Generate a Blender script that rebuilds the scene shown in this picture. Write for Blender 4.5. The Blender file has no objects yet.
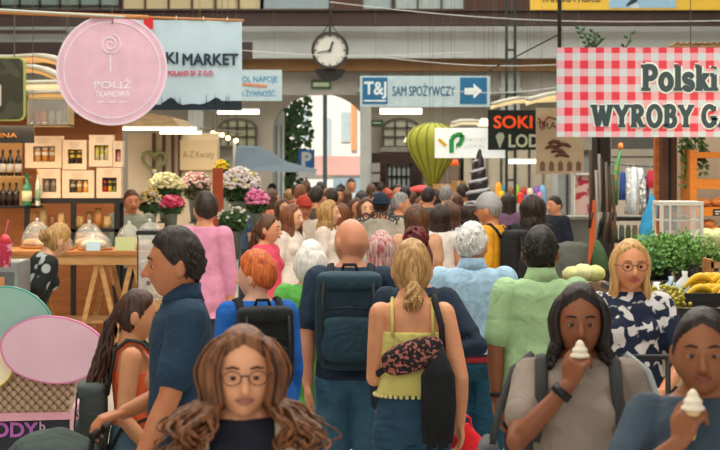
import bpy, bmesh, math, random
from mathutils import Vector, Matrix, noise, Euler
random.seed(7)
C = bpy.context.scene.collection
R = math.radians
F = 1700.0            # focal length in pixels
EYE = 2.03            # camera height
HOR = 165.0           # row of the horizon

# ---------------------------------------------------------------- camera
cd = bpy.data.cameras.new('camera'); cam = bpy.data.objects.new('camera', cd); C.objects.link(cam)
cam.location = (0, 0, EYE); cam.rotation_euler = (R(90), 0, 0)
cd.sensor_width = 36; cd.lens = F/720*36
cd.shift_y = -(225-HOR)/720
cd.clip_end = 300
cd.dof.use_dof = True; cd.dof.focus_distance = 9.0; cd.dof.aperture_fstop = 6.3
bpy.context.scene.camera = cam
vs = bpy.context.scene.view_settings
vs.view_transform = 'Standard'; vs.look = 'None'; vs.gamma = 1; vs.use_curve_mapping = False
vs.exposure = 0.14

# ---------------------------------------------------------------- light
w = bpy.data.worlds.new('world'); bpy.context.scene.world = w; w.use_nodes = True
w.node_tree.nodes['Background'].inputs[0].default_value = (0.80, 0.92, 1.0, 1)
w.node_tree.nodes['Background'].inputs[1].default_value = 0.50
def area(name, loc, rot, size, sy, power, col):
    l = bpy.data.lights.new(name, 'AREA'); l.shape = 'RECTANGLE'; l.size = size; l.size_y = sy; l.energy = power; l.color = col
    o = bpy.data.objects.new(name, l); C.objects.link(o); o.location = loc; o.rotation_euler = rot; return o
area('skylight', (0, 10, 8.6), (0, 0, 0), 12, 12, 1500, (1.0, .95, .86))
area('skylight_far', (0, 27, 8.6), (0, 0, 0), 16, 14, 1900, (1.0, .96, .9))
area('front_fill', (-3, -5, 5.5), (R(68), 0, 0), 12, 4, 360, (1.0, .86, .70))  # unseen fill light added behind the camera to brighten the crowd's near side
sl = bpy.data.lights.new('sun', 'SUN'); sl.energy = 4.6; sl.angle = R(2); sl.color = (1, .95, .86)
so = bpy.data.objects.new('sun', sl); C.objects.link(so); so.rotation_euler = (R(38), R(-12), 0); so.location = (0, 0, 30)
# the stalls' own warm lamps
area('left_stall_lamps', (-4.1, 16.35, 2.46), (0, 0, 0), 3.0, .12, 42, (1.0, .78, .52))
area('cake_table_lamps', (-3.2, 15.75, 2.35), (R(0), 0, 0), 3.0, .4, 11, (1.0, .82, .6))
area('flower_stall_lamps', (-3.9, 21.5, 2.75), (R(14), 0, 0), 3.0, .5, 60, (1.0, .86, .68))
area('bread_stall_lamps', (3.0, 11.6, 2.9), (R(14), 0, 0), 1.6, .4, 42, (1.0, .80, .52))
area('clothes_stall_lamps', (2.8, 17.0, 3.1), (R(12), 0, 0), 1.6, .4, 40, (1.0, .9, .78))
area('sweets_stall_lamps', (3.0, 30.5, 3.0), (R(12), 0, 0), 4, .5, 90, (1.0, .88, .7))
so.name = 'sun'

# ---------------------------------------------------------------- materials
def lin(c):
    if isinstance(c, str):
        c = [int(c[i:i+2], 16)/255 for i in (0, 2, 4)]
    return tuple((x/12.92 if x <= .04045 else ((x+.055)/1.055)**2.4) for x in c) + (1,)
MC = {}
def mat(col, rough=.6, metal=0, kind='plain', col2=None, scale=8, spec=.4, emit=0, bump=.15, alpha=1):
    key = (str(col), rough, metal, kind, str(col2), scale, emit, bump, alpha)
    if key in MC: return MC[key]
    m = bpy.data.materials.new('mat_%s_%s' % (kind, col if isinstance(col, str) else 'c')); m.use_nodes = True
    nt = m.node_tree; N = nt.nodes; L = nt.links; b = N['Principled BSDF']
    c1 = lin(col); b.inputs['Base Color'].default_value = c1
    b.inputs['Roughness'].default_value = rough; b.inputs['Metallic'].default_value = metal
    b.inputs['Specular IOR Level'].default_value = spec
    tc = N.new('ShaderNodeTexCoord')
    def ramp(fac, a, c, lo=.3, hi=.7, const=False):
        r = N.new('ShaderNodeValToRGB'); r.color_ramp.elements[0].color = a; r.color_ramp.elements[1].color = c
        r.color_ramp.elements[0].position = lo; r.color_ramp.elements[1].position = hi
        L.new(fac, r.inputs[0]); L.new(r.outputs[0], b.inputs['Base Color']); return r
    def ntex(sc, det=4, mp=None, dist=0):
        n = N.new('ShaderNodeTexNoise'); n.inputs['Scale'].default_value = sc; n.inputs['Detail'].default_value = det
        n.inputs['Distortion'].default_value = dist
        if mp:
            q = N.new('ShaderNodeMapping'); q.inputs['Scale'].default_value = mp; L.new(tc.outputs['Object'], q.inputs[0]); L.new(q.outputs[0], n.inputs[0])
        else: L.new(tc.outputs['Object'], n.inputs[0])
        return n
    def bmp(sock, st, d=.01):
        q = N.new('ShaderNodeBump'); q.inputs['Strength'].default_value = st; q.inputs['Distance'].default_value = d
        L.new(sock, q.inputs['Height']); L.new(q.outputs[0], b.inputs['Normal'])
    dk = tuple(x*.82 for x in c1[:3]) + (1,); lt = tuple(min(1, x*1.15) for x in c1[:3]) + (1,)
    if kind == 'plain':
        n = ntex(scale, 3); ramp(n.outputs[0], tuple(x*.92 for x in c1[:3])+(1,), tuple(min(1, x*1.06) for x in c1[:3])+(1,))
    elif kind == 'fabric':
        n = ntex(scale, 5, None, .6); ramp(n.outputs[0], dk, lt)
        n2 = ntex(9, 2, None, 1.0); bmp(n2.outputs[0], .5, .03)
        b.inputs['Roughness'].default_value = .85
    elif kind == 'skin':
        n = ntex(14, 3); ramp(n.outputs[0], (c1[0]*.9, c1[1]*.82, c1[2]*.8, 1), (min(1, c1[0]*1.06), c1[1]*1.08, c1[2]*1.08, 1))
        b.inputs['Roughness'].default_value = .5
    elif kind == 'hair':
        c2 = lin(col2) if col2 else lt
        n = ntex(1, 3, (70, 70, 5)); ramp(n.outputs[0], c1, c2, .35, .68); bmp(n.outputs[0], .5, .01)
        b.inputs['Roughness'].default_value = .5
    elif kind == 'wood':
        c2 = lin(col2) if col2 else dk
        n = ntex(scale, 5, (1, 8, 8) if True else None, .8); ramp(n.outputs[0], c1, c2, .35, .75); bmp(n.outputs[0], .15)
    elif kind == 'blotch':
        n = ntex(scale, 1.5, None, .4); ramp(n.outputs[0], c1, lin(col2), .52, .56); b.inputs['Roughness'].default_value = .8
    elif kind == 'spots':
        v = N.new('ShaderNodeTexVoronoi'); v.inputs['Scale'].default_value = scale; L.new(tc.outputs['Object'], v.inputs[0])
        ramp(v.outputs['Distance'], lin(col2), c1, .28, .34); b.inputs['Roughness'].default_value = .8
    elif kind == 'denim':
        n = ntex(14, 6); ramp(n.outputs[0], dk, lt); n2 = ntex(7, 2, (1, 1, 2.5), 1.2); bmp(n2.outputs[0], .6, .03); b.inputs['Roughness'].default_value = .8
    elif kind == 'plaster':
        n = ntex(scale, 8); ramp(n.outputs[0], tuple(x*.88 for x in c1[:3])+(1,), tuple(min(1, x*1.05) for x in c1[:3])+(1,)); bmp(n.outputs[0], .2)
    elif kind == 'glass':
        b.inputs['Transmission Weight'].default_value = 0; b.inputs['Roughness'].default_value = .08
        b.inputs['Alpha'].default_value = alpha; b.inputs['Specular IOR Level'].default_value = 1.0
    elif kind == 'metal':
        n = ntex(20, 3); r2 = N.new('ShaderNodeMapRange'); r2.inputs[3].default_value = rough*.8; r2.inputs[4].default_value = rough*1.2
        L.new(n.outputs[0], r2.inputs[0]); L.new(r2.outputs[0], b.inputs['Roughness'])
    elif kind == 'brick':
        t = N.new('ShaderNodeTexBrick'); t.inputs['Scale'].default_value = scale; t.inputs[1].default_value = c1; t.inputs[2].default_value = dk
        t.inputs[3].default_value = lin(col2 or 'B0A898'); L.new(tc.outputs['Object'], t.inputs[0]); L.new(t.outputs[0], b.inputs['Base Color'])
    if emit:
        b.inputs['Emission Color'].default_value = c1; b.inputs['Emission Strength'].default_value = emit
    MC[key] = m; return m
def M(c, r=.6, **k): return mat(c, r, **k)
def fab(c, sc=6): return mat(c, .85, kind='fabric', scale=sc)

# ---------------------------------------------------------------- mesh building
def wloc(o):
    v = Vector((0, 0, 0))
    while o is not None: v += o.location; o = o.parent
    return v
class MB:
    def __init__(s): s.v = []; s.f = []; s.mi = []; s.cur = 0
    def add(s, vs, fs):
        o = len(s.v); s.v += [Vector(v) for v in vs]; s.f += [tuple(i+o for i in f) for f in fs]; s.mi += [s.cur]*len(fs); return s
    def box(s, c, d, rot=None):
        c = Vector(c); P = []
        for x in (-.5, .5):
            for y in (-.5, .5):
                for z in (-.5, .5):
                    p = Vector((x*d[0], y*d[1], z*d[2]))
                    if rot: p = Euler(rot).to_matrix() @ p
                    P.append(c+p)
        return s.add(P, [(0,1,3,2),(4,6,7,5),(0,4,5,1),(2,3,7,6),(0,2,6,4),(1,5,7,3)])
    def bar(s, a, b, t, t2=None):      # rectangular bar from a to b
        a = Vector(a); b = Vector(b); d = (b-a); n = d.normalized(); up = Vector((0,1,0)) if abs(n.y) < .9 else Vector((0,0,1))
        u = n.cross(up).normalized()*t/2; v = n.cross(u).normalized()*(t2 or t)/2
        return s.add([a-u-v,a+u-v,a+u+v,a-u+v,b-u-v,b+u-v,b+u+v,b-u+v], [(0,1,2,3),(7,6,5,4),(0,4,5,1),(1,5,6,2),(2,6,7,3),(3,7,4,0)])
    def tube(s, pts, r, n=8, flat=1.0):
        pts = [Vector(p) for p in pts]; k = len(pts); rs = r if isinstance(r, (list, tuple)) else [r]*k
        V = []; prev = None
        for i, p in enumerate(pts):
            t = (pts[min(i+1, k-1)]-pts[max(i-1, 0)])
            t = t.normalized() if t.length > 1e-9 else Vector((0, 0, 1))
            if prev is None:
                prev = t.cross(Vector((0, 1, 0)) if abs(t.y) < .9 else Vector((1, 0, 0))).normalized()
            u = (prev - t*prev.dot(t)); u = u.normalized() if u.length > 1e-6 else t.orthogonal().normalized(); prev = u
            vv = t.cross(u)
            for j in range(n):
                a = 2*math.pi*j/n; V.append(p+(u*math.cos(a)+vv*math.sin(a)*flat)*rs[i])
        Fc = [(i*n+j, i*n+(j+1) % n, (i+1)*n+(j+1) % n, (i+1)*n+j) for i in range(k-1) for j in range(n)]
        Fc += [tuple(reversed(range(n))), tuple((k-1)*n+j for j in range(n))]
        return s.add(V, Fc)
    def loft(s, rings, n=20):          # rings: (cx, cy, z, rx, ry)
        V = []
        for cx, cy, z, rx, ry in rings:
            for j in range(n):
                a = 2*math.pi*j/n; V.append((cx+rx*math.cos(a), cy+ry*math.sin(a), z))
        k = len(rings)
        Fc = [(i*n+j, i*n+(j+1) % n, (i+1)*n+(j+1) % n, (i+1)*n+j) for i in range(k-1) for j in range(n)]
        Fc += [tuple(reversed(range(n))), tuple((k-1)*n+j for j in range(n))]
        return s.add(V, Fc)
    def lathe(s, c, prof, n=24):       # prof: (r, z)
        return s.loft([(c[0], c[1], c[2]+z, max(r, .0004), max(r, .0004)) for r, z in prof], n)
    def ell(s, c, r, n=16, m=10, fn=None):
        c = Vector(c); r = r if isinstance(r, (tuple, list)) else (r, r, r); V = []
        for i in range(m+1):
            th = math.pi*i/m
            for j in range(n):
                a = 2*math.pi*j/n; d = Vector((math.sin(th)*math.cos(a), math.sin(th)*math.sin(a), math.cos(th)))
                p = Vector((d.x*r[0], d.y*r[1], d.z*r[2]))
                if fn: p = fn(d, p)
                V.append(c+p)
        return s.add(V, [(i*n+j, (i+1)*n+j, (i+1)*n+(j+1) % n, i*n+(j+1) % n) for i in range(m) for j in range(n)])
    def poly(s, pts, y0, y1):          # outline in x,z extruded from y0 (front) to y1
        n = len(pts); V = [(x, y0, z) for x, z in pts]+[(x, y1, z) for x, z in pts]
        return s.add(V, [tuple(range(n)), tuple(reversed(range(n, 2*n)))]+[(i, i+n, (i+1) % n+n, (i+1) % n) for i in range(n)])
    def disc(s, cx, cz, rx, rz, y0, y1, n=40, rot=0):
        return s.poly([(cx+rx*math.cos(a)*math.cos(rot)-rz*math.sin(a)*math.sin(rot), cz+rx*math.cos(a)*math.sin(rot)+rz*math.sin(a)*math.cos(rot)) for a in [2*math.pi*i/n for i in range(n)]], y0, y1)
    def ring(s, cx, cz, r, t, y0, y1, n=48, a0=0, a1=360, rz=None):
        rz = rz or r; tot = abs(a1-a0) >= 360; k = n if tot else n
        for i in range(k):
            A = [R(a0+(a1-a0)*(i+q)/k) for q in (0, 1)]
            P = [(cx+(r+e)*math.cos(a), cz+(rz+e)*math.sin(a)) for a, e in ((A[0], t/2), (A[1], t/2), (A[1], -t/2), (A[0], -t/2))]
            s.poly(P, y0, y1)
        return s
    def build(s, name, m, parent=None, smooth=False, local=False, bev=0):
        me = bpy.data.meshes.new(name)
        off = Vector((0, 0, 0)) if (local or parent is None) else wloc(parent)
        me.from_pydata([tuple(v-off) for v in s.v], [], s.f); me.validate(); me.update()
        bm = bmesh.new(); bm.from_mesh(me); bmesh.ops.recalc_face_normals(bm, faces=bm.faces); bm.to_mesh(me); bm.free()
        for q in (m if isinstance(m, (list, tuple)) else [m]): me.materials.append(q)
        if any(s.mi): me.polygons.foreach_set('material_index', s.mi[:len(me.polygons)])
        if smooth:
            me.shade_smooth() if smooth is True else me.shade_smooth()
        o = bpy.data.objects.new(name, me); C.objects.link(o)
        if parent: o.parent = parent
        if bev:
            b = o.modifiers.new('bevel', 'BEVEL'); b.width = bev; b.segments = 2; b.limit_method = 'ANGLE'
        return o
def X(px, S): return (px-360)/S
def Z(py, S): return EYE+(HOR-py)/S
def Y(S): return F/S
def tag(o, label, cat, group=None, kind=None):
    o['label'] = label; o['category'] = cat
    if group: o['group'] = group
    if kind: o['kind'] = kind
    return o
def T(name, label, cat, loc, group=None, rot=0):
    o = bpy.data.objects.new(name, None); o.empty_display_size = .1; C.objects.link(o); o.location = loc; o.rotation_euler = (0, 0, rot)
    return tag(o, label, cat, group)
def solo(mb, name, m, label, cat, group=None, smooth=False, bev=0, loc=None):
    # one-mesh thing, its origin at the base of its bounding box
    if loc is None:
        xs = [v.x for v in mb.v]; ys = [v.y for v in mb.v]; zs = [v.z for v in mb.v]
        loc = Vector(((min(xs)+max(xs))/2, (min(ys)+max(ys))/2, min(zs)))
    for v in mb.v: v -= loc
    o = mb.build(name, m, None, smooth, bev=bev); o.location = loc; return tag(o, label, cat, group)
def struct(name, mb, m, parent=None, smooth=False, bev=0):
    o = mb.build(name, m, parent, smooth, bev=bev)
    if not parent: o['kind'] = 'structure'
    return o
def pb(mb, x0, x1, y0, y1, S, dep, off=0):      # box from a pixel rectangle whose front stands at the depth of scale S
    xa, xb, za, zb = X(x0, S), X(x1, S), Z(y1, S), Z(y0, S); yy = Y(S)+off
    return mb.box(((xa+xb)/2, yy+dep/2, (za+zb)/2), (xb-xa, dep, zb-za))
def base(x0, x1, y1, S, dep=.2): return Vector(((X(x0, S)+X(x1, S))/2, Y(S)+dep/2, Z(y1, S)))
def text(s, x, z, y, h, m, name='lettering', parent=None, bold=0, w=None, ext=.004, align='LEFT', shear=0):
    cu = bpy.data.curves.new(name, 'FONT'); cu.body = s; cu.size = 1; cu.extrude = 0; cu.shear = shear; cu.resolution_u = 3
    o = bpy.data.objects.new(name, cu); C.objects.link(o); bpy.context.view_layer.update()
    me = bpy.data.meshes.new_from_object(o.evaluated_get(bpy.context.evaluated_depsgraph_get()))
    bpy.data.objects.remove(o)
    xs = [v.co.x for v in me.vertices]; zs = [v.co.y for v in me.vertices]
    x0, x1, z0, z1 = min(xs), max(xs), min(zs), max(zs); k = h/(z1-z0); kx = (w/(x1-x0)) if w else k
    ax = 0 if align == 'LEFT' else (x1-x0)*kx/2
    off = wloc(parent) if parent else Vector((0, 0, 0))
    bm = bmesh.new(); bm.from_mesh(me)
    for v in bm.verts: v.co = Vector((x+(v.co.x-x0)*kx-ax, y, z+(v.co.y-z0)*k))-off
    r = bmesh.ops.extrude_face_region(bm, geom=bm.faces[:])
    for v in r['geom']:
        if isinstance(v, bmesh.types.BMVert): v.co.y += ext
    bmesh.ops.recalc_face_normals(bm, faces=bm.faces)
    if bold:
        src = bm.faces[:]; src = src+list({e for f in src for e in f.edges})+list({v for f in src for v in f.verts})
        for i_, (dx, dz) in enumerate(((-1, 0), (1, 0), (0, 1), (0, -1), (.7, .7), (-.7, .7), (.7, -.7), (-.7, -.7))):
            q = bmesh.ops.duplicate(bm, geom=src)
            for v in q['geom']:
                if isinstance(v, bmesh.types.BMVert): v.co += Vector((dx*bold*k, -.0001*(i_+1), dz*bold*k))
    bm.to_mesh(me); bm.free(); me.materials.clear(); me.materials.append(m)
    o = bpy.data.objects.new(name, me); C.objects.link(o)
    if parent: o.parent = parent
    return o
def copy_tree(o, loc=None, parent=None, label=None, name=None):
    c = o.copy(); C.objects.link(c)
    if parent: c.parent = parent
    if loc is not None: c.location = loc
    if label: c['label'] = label
    for ch in list(o.children): copy_tree(ch, None, c)
    return c
def vox(mb, size, smooth=2, wr=0, wf=9, seed=0, rz=1.0):
    me = bpy.data.meshes.new('t'); me.from_pydata([tuple(v) for v in mb.v], [], mb.f); me.update()
    bm = bmesh.new(); bm.from_mesh(me); bmesh.ops.remove_doubles(bm, verts=bm.verts, dist=1e-5); bmesh.ops.recalc_face_normals(bm, faces=bm.faces); bm.to_mesh(me); bm.free()
    o = bpy.data.objects.new('t', me); C.objects.link(o)
    r = o.modifiers.new('r', 'REMESH'); r.mode = 'VOXEL'; r.voxel_size = size; r.use_smooth_shade = True
    if smooth:
        q = o.modifiers.new('s', 'SMOOTH'); q.factor = .5; q.iterations = smooth
    bpy.context.view_layer.update()
    me2 = bpy.data.meshes.new_from_object(o.evaluated_get(bpy.context.evaluated_depsgraph_get()))
    bpy.data.objects.remove(o); bpy.data.meshes.remove(me)
    if wr:
        off = Vector((seed*3.1, seed*1.7, seed)); me2.update()
        nn = [n.vector.copy() for n in me2.vertex_normals]
        for v, n in zip(me2.vertices, nn):
            p = v.co
            d = noise.noise(Vector((p.x*wf, p.y*wf, p.z*wf*rz))+off) + .5*noise.noise(Vector((p.x*wf*2.3, p.y*wf*2.3, p.z*wf*2.3*rz))+off)
            v.co = p + n*(d*wr)
    me2.shade_smooth()
    return me2
# ---------------------------------------------------------------- people (local frame: facing -Y, person's left = +X, 1.75 m tall)
def headfn(d, p):
    x, y, z = p
    if d.z < 0:
        t = -d.z; x *= 1-.30*t*t; 
        if d.y > 0: y *= 1-.42*t
        else: y *= 1-.06*t
    if d.y < 0:
        for sx in (-1, 1):
            g = math.exp(-(((x-sx*.031)/.016)**2+((z-.004)/.014)**2)); y += .010*g
            g = math.exp(-(((x-sx*.040)/.022)**2+((z+.035)/.02)**2)); y -= .004*g
            g = math.exp(-(((x-sx*.028)/.022)**2+((z-.026)/.009)**2)); y -= .004*g
        g = math.exp(-((x/.022)**2+((z+.094)/.016)**2)); y -= .007*g
        g = math.exp(-((x/.028)**2+((z+.055)/.016)**2)); y -= .003*g
    return Vector((x, y, z))
HR = (.078, .097, .118)
def hsurf(az, el, k=1.0):
    a = R(az); e = R(el); d = Vector((math.sin(a)*math.cos(e), -math.cos(a)*math.cos(e), math.sin(e)))
    p = headfn(d, Vector((d.x*HR[0], d.y*HR[1], d.z*HR[2]))); return Vector((p.x*k, p.y*k, p.z*(k if p.z > 0 else 1)))
def thr(az, kind):
    T_ = {'short': [(0, .60), (45, .50), (70, .22), (85, -.02), (100, -.05), (125, -.35), (180, -.55)],
          'long': [(0, .74), (30, .60), (60, .34), (80, -.05), (95, -.5), (120, -.8), (180, -.85)],
          'bald': [(0, 2), (70, 1.2), (90, .05), (180, .1)],
          'scarf': [(0, .5), (60, .3), (90, -.4), (180, -.8)]}[kind]
    for (a, u), (b, v) in zip(T_, T_[1:]):
        if az <= b: return u+(v-u)*(az-a)/(b-a)
    return T_[-1][1]
def haircap(mb, kind='short', th=.10, n=40, m=26, seed=0, rough=.03, top=0):
    def fn(d, p):
        az = math.degrees(math.atan2(abs(d.x), -d.y)); t = thr(az, kind)
        k = max(0, min(1, (d.z-t)/.14+.35)); k = k*k*(3-2*k)
        q = headfn(d, p); nz = noise.noise(Vector((d.x*5+seed, d.y*5, d.z*5)))*rough
        f = .90+(.10+th+nz)*k
        return Vector((q.x*f, q.y*f, q.z*f+top*k*max(0, d.z)))
    mb.ell((0, 0, 0), HR, n, m, fn)
def locks(mb, n, length, rnd, az0=70, az1=290, r0=.012, wave=.006, curl=2.0, vol=1.1, gather=None, spread=1.0, part=55, fwd=0, vr=.06, fl=1.6):
    for i in range(n):
        az = az0+(az1-az0)*(i+rnd.random())/n
        el0 = part+rnd.uniform(-12, 28); L_ = length*rnd.uniform(.82, 1.05); v = vol*rnd.uniform(1-vr, 1+vr)
        pts = [hsurf(az, el0, 1.0), hsurf(az, 35, 1.0+(v-1)*.5), hsurf(az, 5, v), hsurf(az, -25, v*1.02)]
        pts[3].z = -.06
        last = pts[-1]; out = Vector((math.sin(R(az)), -math.cos(R(az)), 0))
        if gather:
            g = Vector(gather); pts = [hsurf(az, el0, 1.0), hsurf(az, 25, v)*.6+g*.4, g*1.0+Vector((rnd.uniform(-.012, .012), rnd.uniform(-.01, .01), rnd.uniform(-.01, .01)))]
            last = pts[-1]; sp = .035*spread; tgt = Vector((rnd.uniform(-sp, sp), rnd.uniform(-sp*.5, sp)+.02, 0))
        else:
            tgt = out*(.018*spread)+Vector((rnd.uniform(-.012, .012), rnd.uniform(-.012, .012), 0))
            if last.y < .02: tgt += Vector((0, .012-fwd, 0))
        k = 9 if wave > .003 else 5; ph = rnd.uniform(0, 6.3); ph2 = rnd.uniform(0, 6.3)
        for j in range(1, k+1):
            t = j/k
            w_ = wave*min(1, t*2.5)
            pts.append(last+tgt*min(1, t*fl)*(1+vr*2*math.sin(ph))+Vector((math.sin(ph+t*curl*6.28)*w_, math.cos(ph2+t*curl*6.28)*w_, -L_*t)))
        if n > 60:
            q_ = [pts[0]]+pts+[pts[-1]]; sm_ = []
            for i_ in range(1, len(q_)-2):
                for t in (0, .34, .67):
                    a_, b_, c_, d_ = q_[i_-1:i_+3]
                    sm_.append(.5*((2*b_)+(c_-a_)*t+(2*a_-5*b_+4*c_-d_)*t*t+(3*b_-a_-3*c_+d_)*t**3))
            pts = sm_+[pts[-1]]
        # thicker in the middle, tapered at the ends
        P = []; Rr = []; m_ = len(pts)
        for j, p in enumerate(pts):
            t = j/(m_-1); P.append(p); Rr.append(r0*(.45+.75*math.sin(math.pi*min(1, t*1.25+.12))) if t < .7 else r0*max(.18, (1-t)*2.9))
        mb.tube(P, Rr, 5)
def limb(mb, pts, rad, n=14):
    P = [Vector(p) for p in pts]
    Q = []; Rr = []
    for i, (a, r) in enumerate(zip(P, rad)):
        if i:
            b = P[i-1]; Q.append((a+b)/2); Rr.append((r+rad[i-1])/2)
        Q.append(a); Rr.append(r)
    mb.tube(Q, Rr, n)
    mb.ell(P[0], rad[0]*.99, 12, 8); mb.ell(P[-1], rad[-1]*.99, 12, 8)
    for a, r in zip(P[1:-1], rad[1:-1]): mb.ell(a, r*.985, 12, 8)
def hand(mb, wrist, d, pn, side, curl=.35, sc=1.0, thumb=.5, spread=.12):
    # d finger direction, pn palm normal (where the palm looks); side +1 when thumb leaves along u
    d = Vector(d).normalized(); pn = Vector(pn); pn = (pn-d*pn.dot(d)).normalized(); u = d.cross(pn).normalized()*side
    w = Vector(wrist); s = sc
    mb.tube([w-d*.01*s, w+d*.02*s, w+d*.06*s, w+d*.092*s], [.026*s, .034*s, .041*s, .038*s], 12, .42) if False else None
    for k, off in enumerate((.030, .010, -.010, -.030)):
        L_ = (.040, .045, .042, .033)[k]*s; r = (.0095, .0098, .0093, .0083)[k]*s
        b = w+d*(.088-.004*abs(k-1.2))*s+u*off*s
        limb(mb, [w+d*.005*s+u*off*.55*s, w+d*.05*s+u*off*.95*s, b], [.016*s, .0155*s, .0125*s], 10)
        a = curl*(.75+.08*k); p = b; ang = 0; P = [b]
        fd = (d+u*off*spread*20*.1).normalized()
        for q, ll in enumerate((1.0, .68, .52)):
            ang += a*(1.0 if q < 2 else .7); p = p+(fd*math.cos(ang)+pn*math.sin(ang))*L_*ll; P.append(p)
        limb(mb, P, [r*1.12, r*1.02, r*.92, r*.78], 10)
    t0 = w+d*.025*s+u*.022*s; t1 = t0+(d*.7+u*.75+pn*.25*thumb).normalized()*.038*s
    t2 = t1+(d*.9+u*.25+pn*(.5*thumb)).normalized()*.033*s; t3 = t2+(d*.95-u*.1*thumb+pn*.5*thumb).normalized()*.026*s
    limb(mb, [t0, t1, t2, t3], [.016*s, .0135*s, .011*s, .0085*s], 10)
def ik(sh, wr, hint, l1, l2):
    sh = Vector(sh); wr = Vector(wr); d = wr-sh; D = min(d.length, (l1+l2)*.995); n = d.normalized(); wr = sh+n*D
    a = (l1*l1-l2*l2+D*D)/(2*D); h = math.sqrt(max(0, l1*l1-a*a)); hv = Vector(hint); hv = (hv-n*hv.dot(n)).normalized()
    return sh+n*a+hv*h, wr
def person(px, top, S, rot, label, skin='C08A6A', female=False, hair=None, shirt=None, pants=None, arms=None, bulk=1.0, face=None,
           yaw=0, pitch=0, bend=0, vsize=None, legs=.10, group=None, seed=None, height=None, hshift=0, name='person', glasses=None, shoe='3A3632'):
    """px: column of the head; top: row of the crown; S: pixels per metre there (the person stands F/S away)"""
    H = (height or Z(top, S))-(.016 if hair and hair.get('kind') != 'bald' else 0); s = H/1.722; rnd = random.Random(seed if seed is not None else int(px*7+S)); sd = rnd.uniform(0, 50)
    root = T(name, label, 'person', (X(px, S), Y(S), 0), group, R(rot))
    near = S > 150; mid = S > 88
    vz = vsize or (.0068 if near else (.010 if mid else .014))
    shx = (.160 if female else .182)*bulk; hipx = (.172 if female else .160)*bulk; wst = (.125 if female else .148)*bulk
    ky = bulk
    Tr = [(.84, .13*bulk, .09*ky, .01), (.92, hipx, .115*ky, .012), (.99, hipx*.96, .108*ky, .008), (1.08, wst*1.05, .098*ky, 0), (1.14, wst, .094*ky, -.002),
          (1.25, (wst+shx*.93)/2, .104*ky, -.002), (1.33, shx*.90, .112*ky, -.002), (1.40, shx*.93, .10*ky, .004), (1.445, shx*.80, .075*ky, .010), (1.475, shx*.50, .056, .012), (1.50, .062, .052, .008)]
    sh = {1: Vector((shx*.95, .008, 1.405)), -1: Vector((-shx*.95, .008, 1.405))}
    aw = .048 if female else .054
    def torso(mb, z0, z1, inf, loose=0):
        rr = []; 
        for z, rx, ry, cy in Tr:
            if z0-.0001 <= z <= z1+.0001: rr.append((0, cy, z, rx+inf, ry+inf))
        def interp(z):
            for (a, b) in zip(Tr, Tr[1:]):
                if a[0] <= z <= b[0]:
                    t = (z-a[0])/(b[0]-a[0]); return (0, a[3]+(b[3]-a[3])*t, z, a[1]+(b[1]-a[1])*t+inf, a[2]+(b[2]-a[2])*t+inf)
            z_ = Tr[0]; return (0, .012, z, hipx+inf*1.3, .115*ky+inf*1.3)
        if not rr or rr[0][2] > z0+.005: rr = [interp(z0)]+rr
        if z1 < 1.5 and rr[-1][2] < z1-.005: rr.append(interp(z1))
        if loose:
            rr = [(a, b, z, rx+loose*max(0, min(1, (1.32-z)/.25)), ry+loose*max(0, min(1, (1.32-z)/.25))) for a, b, z, rx, ry in rr]
        mb.loft(rr, 28)
        if z1 > 1.38 and female:
            for q in (-1, 1): mb.ell((q*.068*bulk, -.072*ky, 1.295), (.062+inf*.7, .062+inf*.7, .062+inf*.7), 14, 10)
    # arms
    arms = arms or {}; A = {}
    for sg in (1, -1):
        a = arms.get('L' if sg > 0 else 'R') or {}
        if 'w' in a:
            el, wr = ik(sh[sg], a['w'], a.get('hint', (sg, .3, -.6)), .29, .26)
        else:
            swing = rnd.uniform(-.10, .10)
            el = sh[sg]+Vector((sg*.055*(1 if not female else .75), .02+swing*.3, -.285)); wr = el+Vector((sg*-.005, -.05+swing, -.245))
        A[sg] = (el, wr, a)
    # legs
    LG = {}
    for sg in (1, -1):
        f = legs*(1 if sg > 0 else -1)*(1 if rnd.random() > .5 or seed is None else -1)
        hip = Vector((sg*.088*bulk, .008, .90)); kn = Vector((sg*.092*bulk, -abs(f)*.15-f*.45, .485)); an = Vector((sg*.085*bulk, -f, .085+max(0, -f)*.18))
        LG[sg] = (hip, kn, an)
    HC = Vector((0, -.020+hshift, 1.594)); HM = Matrix.Translation(HC) @ Euler((R(pitch), 0, R(yaw))).to_matrix().to_4x4()
    hk = 1.08 if not female else 1.04
    def H_(mb2, mb):
        mb.add([HM @ (v*hk) for v in mb2.v], mb2.f)
        return mb
    # ---- body, one continuous surface
    b = MB(); torso(b, .84, 1.5, 0)
    for sg in (1, -1):
        el, wr, a = A[sg]; m_ = (sh[sg]+el)/2
        limb(b, [sh[sg], m_, el, (el*.65+wr*.35), wr], [aw*1.12, aw*.98, aw*.78, aw*.78, aw*.50])
        d = (wr-el).normalized(); d = Vector(a.get('dir', d))
        if near or 'w' in a: hand(b, wr, d, a.get('pn', (-sg, -.2, 0)), a.get('side', sg), a.get('curl', .35), 1.0 if not female else .92)
        else:
            limb(b, [wr, wr+d*.06, wr+d*.12, wr+d*.16+Vector((0, -.02, 0))], [aw*.5, .036, .03, .014], 8)
            limb(b, [wr+d*.03, wr+d*.07+Vector((-sg*.01, -.04, 0))], [.016, .011], 8)
        hip, kn, an = LG[sg]
        limb(b, [hip, (hip+kn)/2, kn, kn*.62+an*.38+Vector((0, .012, 0)), an], [.094*bulk, .083*bulk, .058, .057, .038])
        limb(b, [an+Vector((0, .03, -.045)), an+Vector((sg*.006, -.06, -.045)), an+Vector((sg*.012, -.15, -.055))], [.036, .038, .026], 10)
    b.tube([(0, .012, 1.44), (0, .008, 1.50), (HC.x, HC.y*.5+.012, 1.530), (HC.x, HC.y+.022, 1.57)], [.068, .056, .052, .055], 16)
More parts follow.
